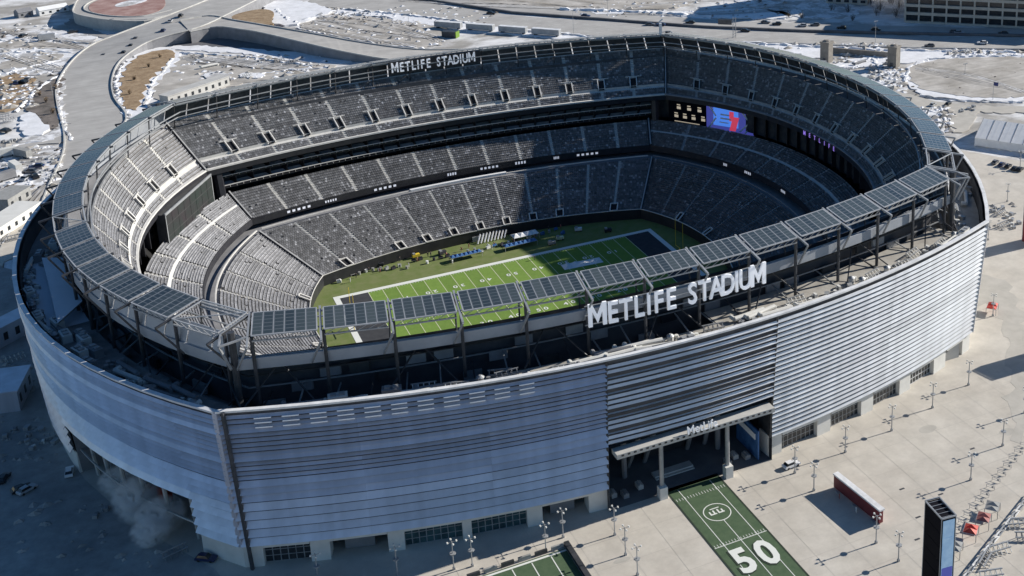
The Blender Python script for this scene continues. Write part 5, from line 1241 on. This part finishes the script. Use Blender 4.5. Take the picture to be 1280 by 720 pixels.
for (x0, y0, x1, y1) in [(0, 40, 120, 60), (0, 66, 90, 88), (20, 200, 80, 190), (240, 74, 400, 90), (390, 24, 550, 50), (380, 36, 520, 58), (1145, 82, 1279, 112), (500, 0, 760, 10), (780, 14, 990, 8), (0, 300, 60, 232), (20, 330, 60, 250)]:
    for k in range(5):
        m_ = MB(); o1, o2 = random.uniform(-6, 6), random.uniform(-6, 6); bend = random.uniform(-8, 8); P = [Vector(at(x0+(x1-x0)*t/12, y0+(y1-y0)*t/12+o1+(o2-o1)*t/12+bend*math.sin(t/12*math.pi))) for t in range(13)]
        for sgn in (-.9, .9):
            for a, b in zip(P[:-1], P[1:]):
                t = (b-a).normalized(); n_ = Vector((-t.y, t.x)); c = n_*sgn; e = n_*.28; m_.face([(*(a+c-e), .42+.002*k), (*(b+c-e), .42+.002*k), (*(b+c+e), .42+.002*k), (*(a+c+e), .42+.002*k)])
        m_.build('tyre_track', random.choice(['dirt', 'dirty_snow', 'dirt', 'asphalt']), kind='structure')
# far concrete towers with the wall between them
for (px, py, lab) in ((1033, 77, 'square brown concrete tower left of the pair beyond the far right rim'), (1117, 83, 'square brown concrete tower right of the pair beyond the far right rim')):
    o = thing('concrete_tower', lab, 'tower', (*at(px, py), 0), .5, 'pair of concrete towers'); m_ = MB(); m_.box((0, 0, 5.2), (5, 5, 10.4)); m_.build('shaft', 'block_brown', o)
    m_ = MB(); m_.box((0, 0, 10.8), (5.6, 5.6, .9)); m_.bar((0, 0, 11.2), (0, 0, 12.0), 2.2, 8, 0, 1.2); m_.build('cap', 'block_brown', o)
    m_ = MB(); m_.box((-2.55, 0, 1.3), (.2, 1.6, 2.6)); m_.build('door', 'steel_dark', o)
strip('link_wall', [(1040, 66), (1075, 69), (1110, 72)], 1.2, 3.0, 'block_brown', 'low brown wall linking the two concrete towers', 'wall')
# box trailers in a row
A = Vector(at(541, 34)); B = Vector(at(704, 46)); bd = (B-A).normalized(); ba = math.atan2(bd.y, bd.x)
for i in range(4):
    p = A.lerp(B, (i+.5)/4); L_ = (B-A).length/4*.82
    o = thing('box_trailer', 'long grey trailer in the row beyond the far rim, %s from the left' % ordn(i+1), 'trailer', (p.x, p.y, .1), ba, 'row of grey trailers'); m_ = MB(); m_.box((0, 0, 2.4), (L_, 3.2, 3.2)); m_.build('body', 'steel_grey', o)
    m_ = MB(); m_.box((0, 0, 4.05), (L_, 3.3, .15)); m_.build('roof', 'steel_white', o)
    for x in (-.4, -.34, .4): m_ = MB(); m_.bar((L_*x, -1.4, .5), (L_*x, 1.4, .5), .5, 8); m_.build('axle', 'tyre', o)
q = at(563, 46); o = thing('site_hut', 'dark hut with a green end wall beyond the far rim sign', 'hut', (*q, 0), ba); m_ = MB(); m_.box((0, 0, 1.7), (9, 4, 3.4)); m_.build('body', 'steel_dark', o)
m_ = MB(); m_.box((4.7, 0, 1.8), (.5, 4.2, 3.6)); m_.build('end_wall', 'turf', o)
# far beige garage with open floors
A = Vector((320, 229)); B = Vector((402, 152)); t = (B-A).normalized(); n_ = Vector((t.y, -t.x)); n_ = n_ if n_.dot(A) > 0 else -n_; rz = math.atan2(t.y, t.x); LEN = (B-A).length
o = thing('parking_garage', 'beige multi storey building with rows of dark openings at the top right', 'building', (0, 0, 0)); FH = 4.9; NF = 6; NB = 14
C_ = A+n_*20; D_ = B+n_*20
m_ = MB(); e = [A+n_*1.6, B+n_*1.6, D_, C_]; m_.hexa([(p.x, p.y, 0) for p in e], [(p.x, p.y, FH*NF) for p in e]); m_.build('core', 'window_dark', o)
for f in range(NF+1):
    m_ = MB(); z0 = f*FH; e = [A, B, B+n_*1.8, A+n_*1.8]; m_.hexa([(p.x, p.y, z0-.2) for p in e], [(p.x, p.y, z0+(1.5 if f else 1.0)) for p in e]); m_.build('floor_band', 'facade_beige', o)
for f in range(NF):
    for b in range(NB+1):
        p = A+t*(LEN*b/NB); m_ = MB(); m_.box((p.x+n_.x*.6, p.y+n_.y*.6, f*FH+FH/2+.4), (1.0, 1.4, FH), rz); m_.build('column', 'facade_beige', o)
# two tall blocks outside the picture to the right whose shadows fall on the snow
for i, (x, y, w_, d_, h) in enumerate(((372, 262, 30, 40, 42), (330, 300, 26, 40, 50))):
    o = thing('office_block', ['tall beige office block behind the garage', 'taller beige office block farthest behind the garage'][i], 'building', (x, y, 0), rz); m_ = MB(); m_.box((0, 0, h/2), (w_, d_, h)); m_.build('walls', 'facade_beige', o)
    for f in range(int(h/4)):
        for k in range(5):
            m_ = MB(); m_.box((-w_/2+w_*(k+.5)/5, -d_/2-.05, 2.2+f*4), (w_/5*.6, .15, 1.8)); m_.build('window', 'window_dark', o)
# white marquee
A = Vector(at(1218, 181.7)); B = Vector(at(1280, 190.9)); t = (B-A).normalized(); n_ = Vector((-t.y, t.x)); n_ = n_ if n_.dot(Vector((1, .5))) > 0 else -n_
o = thing('marquee', 'long white marquee with pale grey roof panels at the right edge', 'tent', (0, 0, 0)); EH, RH, DW, LN = 3.6, 8.2, 26, 46
ev = lambda k, d_, z: (*(A+t*k+n_*d_), z)
m_ = MB(); m_.face([ev(0, 0, 0), ev(LN, 0, 0), ev(LN, 0, EH), ev(0, 0, EH)]); m_.build('wall', 'white_cloth', o)
m_ = MB(); m_.face([ev(0, 0, 0), ev(0, DW, 0), ev(0, DW, EH), ev(0, DW/2, RH), ev(0, 0, EH)]); m_.face([ev(LN, 0, 0), ev(LN, DW, 0), ev(LN, DW, EH), ev(LN, DW/2, RH), ev(LN, 0, EH)]); m_.build('gable', 'white_cloth', o)
m_ = MB(); m_.face([ev(0, DW, 0), ev(LN, DW, 0), ev(LN, DW, EH), ev(0, DW, EH)]); m_.build('wall', 'white_cloth', o)
for k in range(9):
    a, b = LN*k/9+.12, LN*(k+1)/9-.12; m_ = MB()
    m_.face([ev(a, -.3, EH), ev(b, -.3, EH), ev(b, DW/2, RH), ev(a, DW/2, RH)]); m_.face([ev((a+b)/2-.05, -.3, EH+.25), ev((a+b)/2+.05, -.3, EH+.25), ev((a+b)/2+.05, DW/2, RH+.2), ev((a+b)/2-.05, DW/2, RH+.2)])
    m_.face([ev(a, DW+.3, EH), ev(b, DW+.3, EH), ev(b, DW/2, RH), ev(a, DW/2, RH)]); m_.build('roof_panel', 'white_cloth', o)
m_ = MB()
for k in range(10): m_.bar(ev(LN*k/9, -.3, EH), ev(LN*k/9, DW/2, RH+.1), .14)
m_.build('roof_frame', 'steel_grey', o)
# masts, gantry, flag
def mast(label, px, py, h, cat, flag=False, r=.3, z=0):
    o = thing('mast', label, cat, (*at(px, py, z), z)); m_ = MB(); m_.bar((0, 0, 0), (0, 0, h), r, 6, 0, r*.6); m_.build('pole', 'steel_grey', o)
    m_ = MB()
    if flag: m_.face([(0, 0, h), (2.4, -.6, h-.6), (2.2, -.6, h-2.4), (0, 0, h-1.8)]); m_.build('flag', 'navy_cloth', o)
    else: m_.box((0, 0, h), (2.4, .5, .3)); m_.build('lamp_head', 'steel_grey', o)
mast('flag pole with a dark flag at the near kerb of the oval lot', 1241, 125, 9, 'flag pole', True, .12)
for i, (px, py, h, lab) in enumerate([(1206, 94, 6, 'short lamp post inside the oval lot'), (1094, 57, 14, 'tall lamp post by the highway above the right tower'), (717, 42, 14, 'tall lamp post on the highway verge at the top middle'), (512, 42, 12, 'thin lamp post on the lot beyond the rim sign'), (142, 40, 8, 'lamp post in front of the curved blue wall'), (66, 120, 8, 'lamp post on the dark bank at the left'), (46, 90, 9, 'lamp post at the corner of the brown lot'), (760, 20, 10, 'thin pole in the snow at the top'), (905, 15, 10, 'thin pole in the snow left of the gantry')]):
    mast(lab, px, py, h, 'lamp post', False, .14)
q = at(826, 44, 50); o = thing('roof_mast', 'white camera mast standing on the far corner of the canopy ring', 'mast', (91.5, 87, 54.5)); m_ = MB(); m_.box((0, 0, 2.4), (.9, .9, 4.8)); m_.bar((-.8, 0, 5.2), (1.0, 0, 6.4), .3); m_.build('pole', 'steel_white', o)
o = thing('sign_gantry', 'latticed steel gantry with a dark sign panel over the highway', 'gantry', (*at(918, 47), 0), hw); m_ = MB()
for dx in (-.8, .8): m_.bar((dx, 0, 0), (dx, 0, 12), .18)
for k in range(8): m_.bar((-.8, 0, k*1.5), (.8, 0, k*1.5+1.5), .12)
m_.build('leg', 'steel_grey', o); m_ = MB(); m_.box((-5.5, 0, 9), (8, .4, 3)); m_.build('sign_panel', 'steel_dark', o)
# house-like sheds and a fence of trailers at the upper left
for i, (px, py, w_, d_, h, c, a, lab) in enumerate([(30, 20, 9, 7, 3.2, 'concrete_dark', .4, 'small grey shed with a pointed roof beside the top left corner'), (66, 16, 18, 6, 3.2, 'white_cloth', .35, 'long pale shed with dark patches near the top left corner'), (12, 282, 26, 9, 4, 'concrete_white', 1.0, 'long white flat building at the left edge beside the stadium'), (14, 255, 14, 8, 4.5, 'grey_cloth', 1.0, 'grey roofed building at the left edge behind the white one'), (14, 500, 14, 8, 6, 'slat_metal_shaded', 1.35, 'blue grey ramp housing at the left edge in the stadium shadow'), (8, 425, 16, 6, 6, 'slat_metal_shaded', .7, 'blue grey sloping structure behind the ramp housing'), (245, 118, 38, 6, 4.5, 'concrete', .62, 'long low pale building tucked behind the far left rim')]):
    o = thing('shed', lab, 'building', (*at(px, py), 0), a); m_ = MB(); m_.box((0, 0, h/2), (w_, d_, h)); m_.build('walls', c, o)
    m_ = MB(); hi = h+(1.2 if i < 2 else .5)
    if i < 2:
        m_.face([(-w_/2, -d_/2-.3, h), (w_/2, -d_/2-.3, h), (w_/2, 0, hi+.8), (-w_/2, 0, hi+.8)]); m_.face([(-w_/2, d_/2+.3, h), (w_/2, d_/2+.3, h), (w_/2, 0, hi+.8), (-w_/2, 0, hi+.8)]); m_.face([(-w_/2, -d_/2, h), (-w_/2, d_/2, h), (-w_/2, 0, hi+.8)]); m_.face([(w_/2, -d_/2, h), (w_/2, d_/2, h), (w_/2, 0, hi+.8)])
    else: m_.box((0, 0, h+.2), (w_+.6, d_+.6, .35))
    m_.build('roof', c, o)
    for k in range(max(2, int(w_/4))):
        m_ = MB(); m_.box((-w_/2+w_*(k+.5)/max(2, int(w_/4)), -d_/2-.04, h*.5), (1.4, .12, h*.4)); m_.build('window', 'window_dark', o)
# works clutter in the yard behind the far left rim
for i, (px, py, k, a) in enumerate([(262, 84, 1, .3), (280, 100, 1, -.9), (272, 92, 4, 0), (310, 96, 3, .5), (350, 78, 3, .1), (365, 80, 3, .1), (378, 82, 4, .2), (330, 76, 4, 0), (300, 72, 4, .3), (395, 22, 4, .5), (402, 20, 3, 1.), (430, 18, 4, .1), (445, 18, 4, .6), (455, 18, 4, .1), (372, 76, 1, .8), (214, 40, 4, 0), (1095, 92, 4, .3), (1105, 96, 4, .8), (1112, 104, 4, .1), (1090, 84, 4, .3), (1075, 80, 1, .3), (1205, 138, 4, .3), (1215, 136, 4, .9), (1195, 70, 4, .2), (1210, 66, 3, .1), (1190, 262, 4, 0), (1252, 268, 3, .4), (1262, 272, 4, .9), (1255, 284, 3, .2), (1246, 262, 4, .2), (1268, 282, 4, .5),
        (20, 300, 3, .2), (6, 178, 4, .4), (68, 200, 4, 1.), (60, 214, 4, .1), (52, 200, 4, .1), (70, 222, 3, .1), (12, 152, 3, .5), (4, 148, 3, .1), (20, 176, 4, .1), (20, 540, 4, .3), (40, 545, 4, .9), (55, 556, 4, .1), (70, 548, 3, .1), (8, 470, 4, .4), (20, 450, 3, .4), (135, 640, 4, .1), (220, 695, 3, .3)]):
    m = umesh[(k, 'dark' if i % 3 else 'light')]; x, y = at(px, py)
    side = 'left' if px < 200 else ('middle' if px < 700 else 'right'); cnt[('g', side, k)] = cnt.get(('g', side, k), 0)+1
    link(KN[k]+'_pile' if k == 4 else KN[k], m, None, (x, y, .1), a, ['grey unit', 'pale pipe length', 'fan', 'slanting metal rack', 'heap of crates and rubble'][k]+' on open ground %s, %s of its kind' % ({'left': 'left of the stadium', 'middle': 'beyond the far rim', 'right': 'right of the stadium'}[side], ordn(cnt[('g', side, k)])), 'site material', 'loose material on the ground around the stadium')
# bare shrubs on the banks
def shrub(label, px, py, h, mname='bark', z=0):
    m_ = MB()
    for i in range(34):
        a = random.uniform(0, 6.28); r = random.random()*h*.45; z0 = random.random()*h*.3; p = Vector((r*math.cos(a)*.5, r*math.sin(a)*.5, z0)); q = Vector((r*math.cos(a), r*math.sin(a), z0+random.uniform(.3, .7)*h)); m_.bar(p, q, .07, 3, 0, .03)
        for j in range(5):
            c = q+Vector([random.uniform(-.5, .5) for _ in range(3)])*h*.16; u = Vector([random.uniform(-1, 1) for _ in range(3)])*.3; v = Vector([random.uniform(-1, 1) for _ in range(3)])*.3; m_.face([c, c+u, c+v], 1)
    o = thing('shrub', label, 'shrub', (*at(px, py, z), z)); m_.build('foliage', ['bark', mname], o)
for i, (px, py, h) in enumerate([(1088, 8, 9), (1100, 14, 9), (1112, 6, 10), (1124, 12, 9), (1096, 20, 7), (1076, 4, 8), (985, 22, 5), (1002, 24, 5), (1040, 14, 6), (1060, 16, 6), (950, 4, 6), (900, -4, 7), (1120, 22, 7), (1066, 26, 4)]):
    shrub('dark evergreen clump left of the beige building, %s of its cluster' % ordn(i+1), px, py, h, 'evergreen')
for i, (px, py, h) in enumerate([(58, 128, 3), (66, 142, 3), (50, 120, 3), (70, 112, 3), (168, 100, 2.5), (186, 84, 2.5), (200, 72, 2.5), (162, 118, 2.5)]):
    shrub('brown bush on the %s, %s from its near end' % ('dark bank left of the road' if i < 4 else 'dry bank right of the road', ordn(i % 4+1)), px, py, h, 'dry_grass', .3)

# steam drifting out of the left gate opening
try:
    vm = bpy.data.materials.new('steam'); vm.use_nodes = True; n = vm.node_tree; n.nodes.clear(); out = n.nodes.new('ShaderNodeOutputMaterial'); pv = n.nodes.new('ShaderNodeVolumePrincipled')
    pv.inputs['Color'].default_value = (.98, .98, .98, 1); tc = n.nodes.new('ShaderNodeTexCoord'); nz = n.nodes.new('ShaderNodeTexNoise'); nz.inputs['Scale'].default_value = 2.2; nz.inputs['Detail'].default_value = 7; nz.inputs['Distortion'].default_value = 1.2
    ln = n.nodes.new('ShaderNodeVectorMath'); ln.operation = 'LENGTH'; n.links.new(tc.outputs['Object'], ln.inputs[0]); n.links.new(tc.outputs['Object'], nz.inputs['Vector'])
    a = n.nodes.new('ShaderNodeMath'); a.operation = 'SUBTRACT'; a.inputs[0].default_value = .95; n.links.new(ln.outputs['Value'], a.inputs[1])
    b = n.nodes.new('ShaderNodeMath'); b.operation = 'SUBTRACT'; n.links.new(nz.outputs['Fac'], b.inputs[0]); b.inputs[1].default_value = .43
    c = n.nodes.new('ShaderNodeMath'); c.operation = 'MULTIPLY'; n.links.new(a.outputs[0], c.inputs[0]); n.links.new(b.outputs[0], c.inputs[1]); c.use_clamp = True
    d = n.nodes.new('ShaderNodeMath'); d.operation = 'MULTIPLY'; n.links.new(c.outputs[0], d.inputs[0]); d.inputs[1].default_value = 16.0; n.links.new(d.outputs[0], pv.inputs['Density']); n.links.new(pv.outputs[0], out.inputs['Volume'])
    root = thing('steam_cloud', 'white steam drifting out of the dark opening at the left end of the stadium', 'steam', (0, 0, 0))
    for (px, py, z, sx, sy, sz) in ((152, 600, 5, 6, 4, 4.4), (170, 625, 5, 6, 5, 6.5), (200, 645, 4.5, 6.5, 4.5, 5.2), (188, 664, 3.5, 5, 4, 4.)):
        me = bpy.data.meshes.new('steam_puff'); import bmesh; bm = bmesh.new(); bmesh.ops.create_icosphere(bm, subdivisions=2, radius=1); bm.to_mesh(me); bm.free(); me.materials.append(vm)
        o = link('steam_puff', me, root, (*at(px, py, z), z)); o.scale = (sx, sy, sz); o['kind'] = 'stuff'
except Exception as ex: print('steam', ex)

for o in bpy.data.objects:
    if 'label' in o and not 4 <= len(o['label'].replace(',', ' ').split()) <= 16: print('LABEL', o.name, len(o['label'].split()), o['label'])
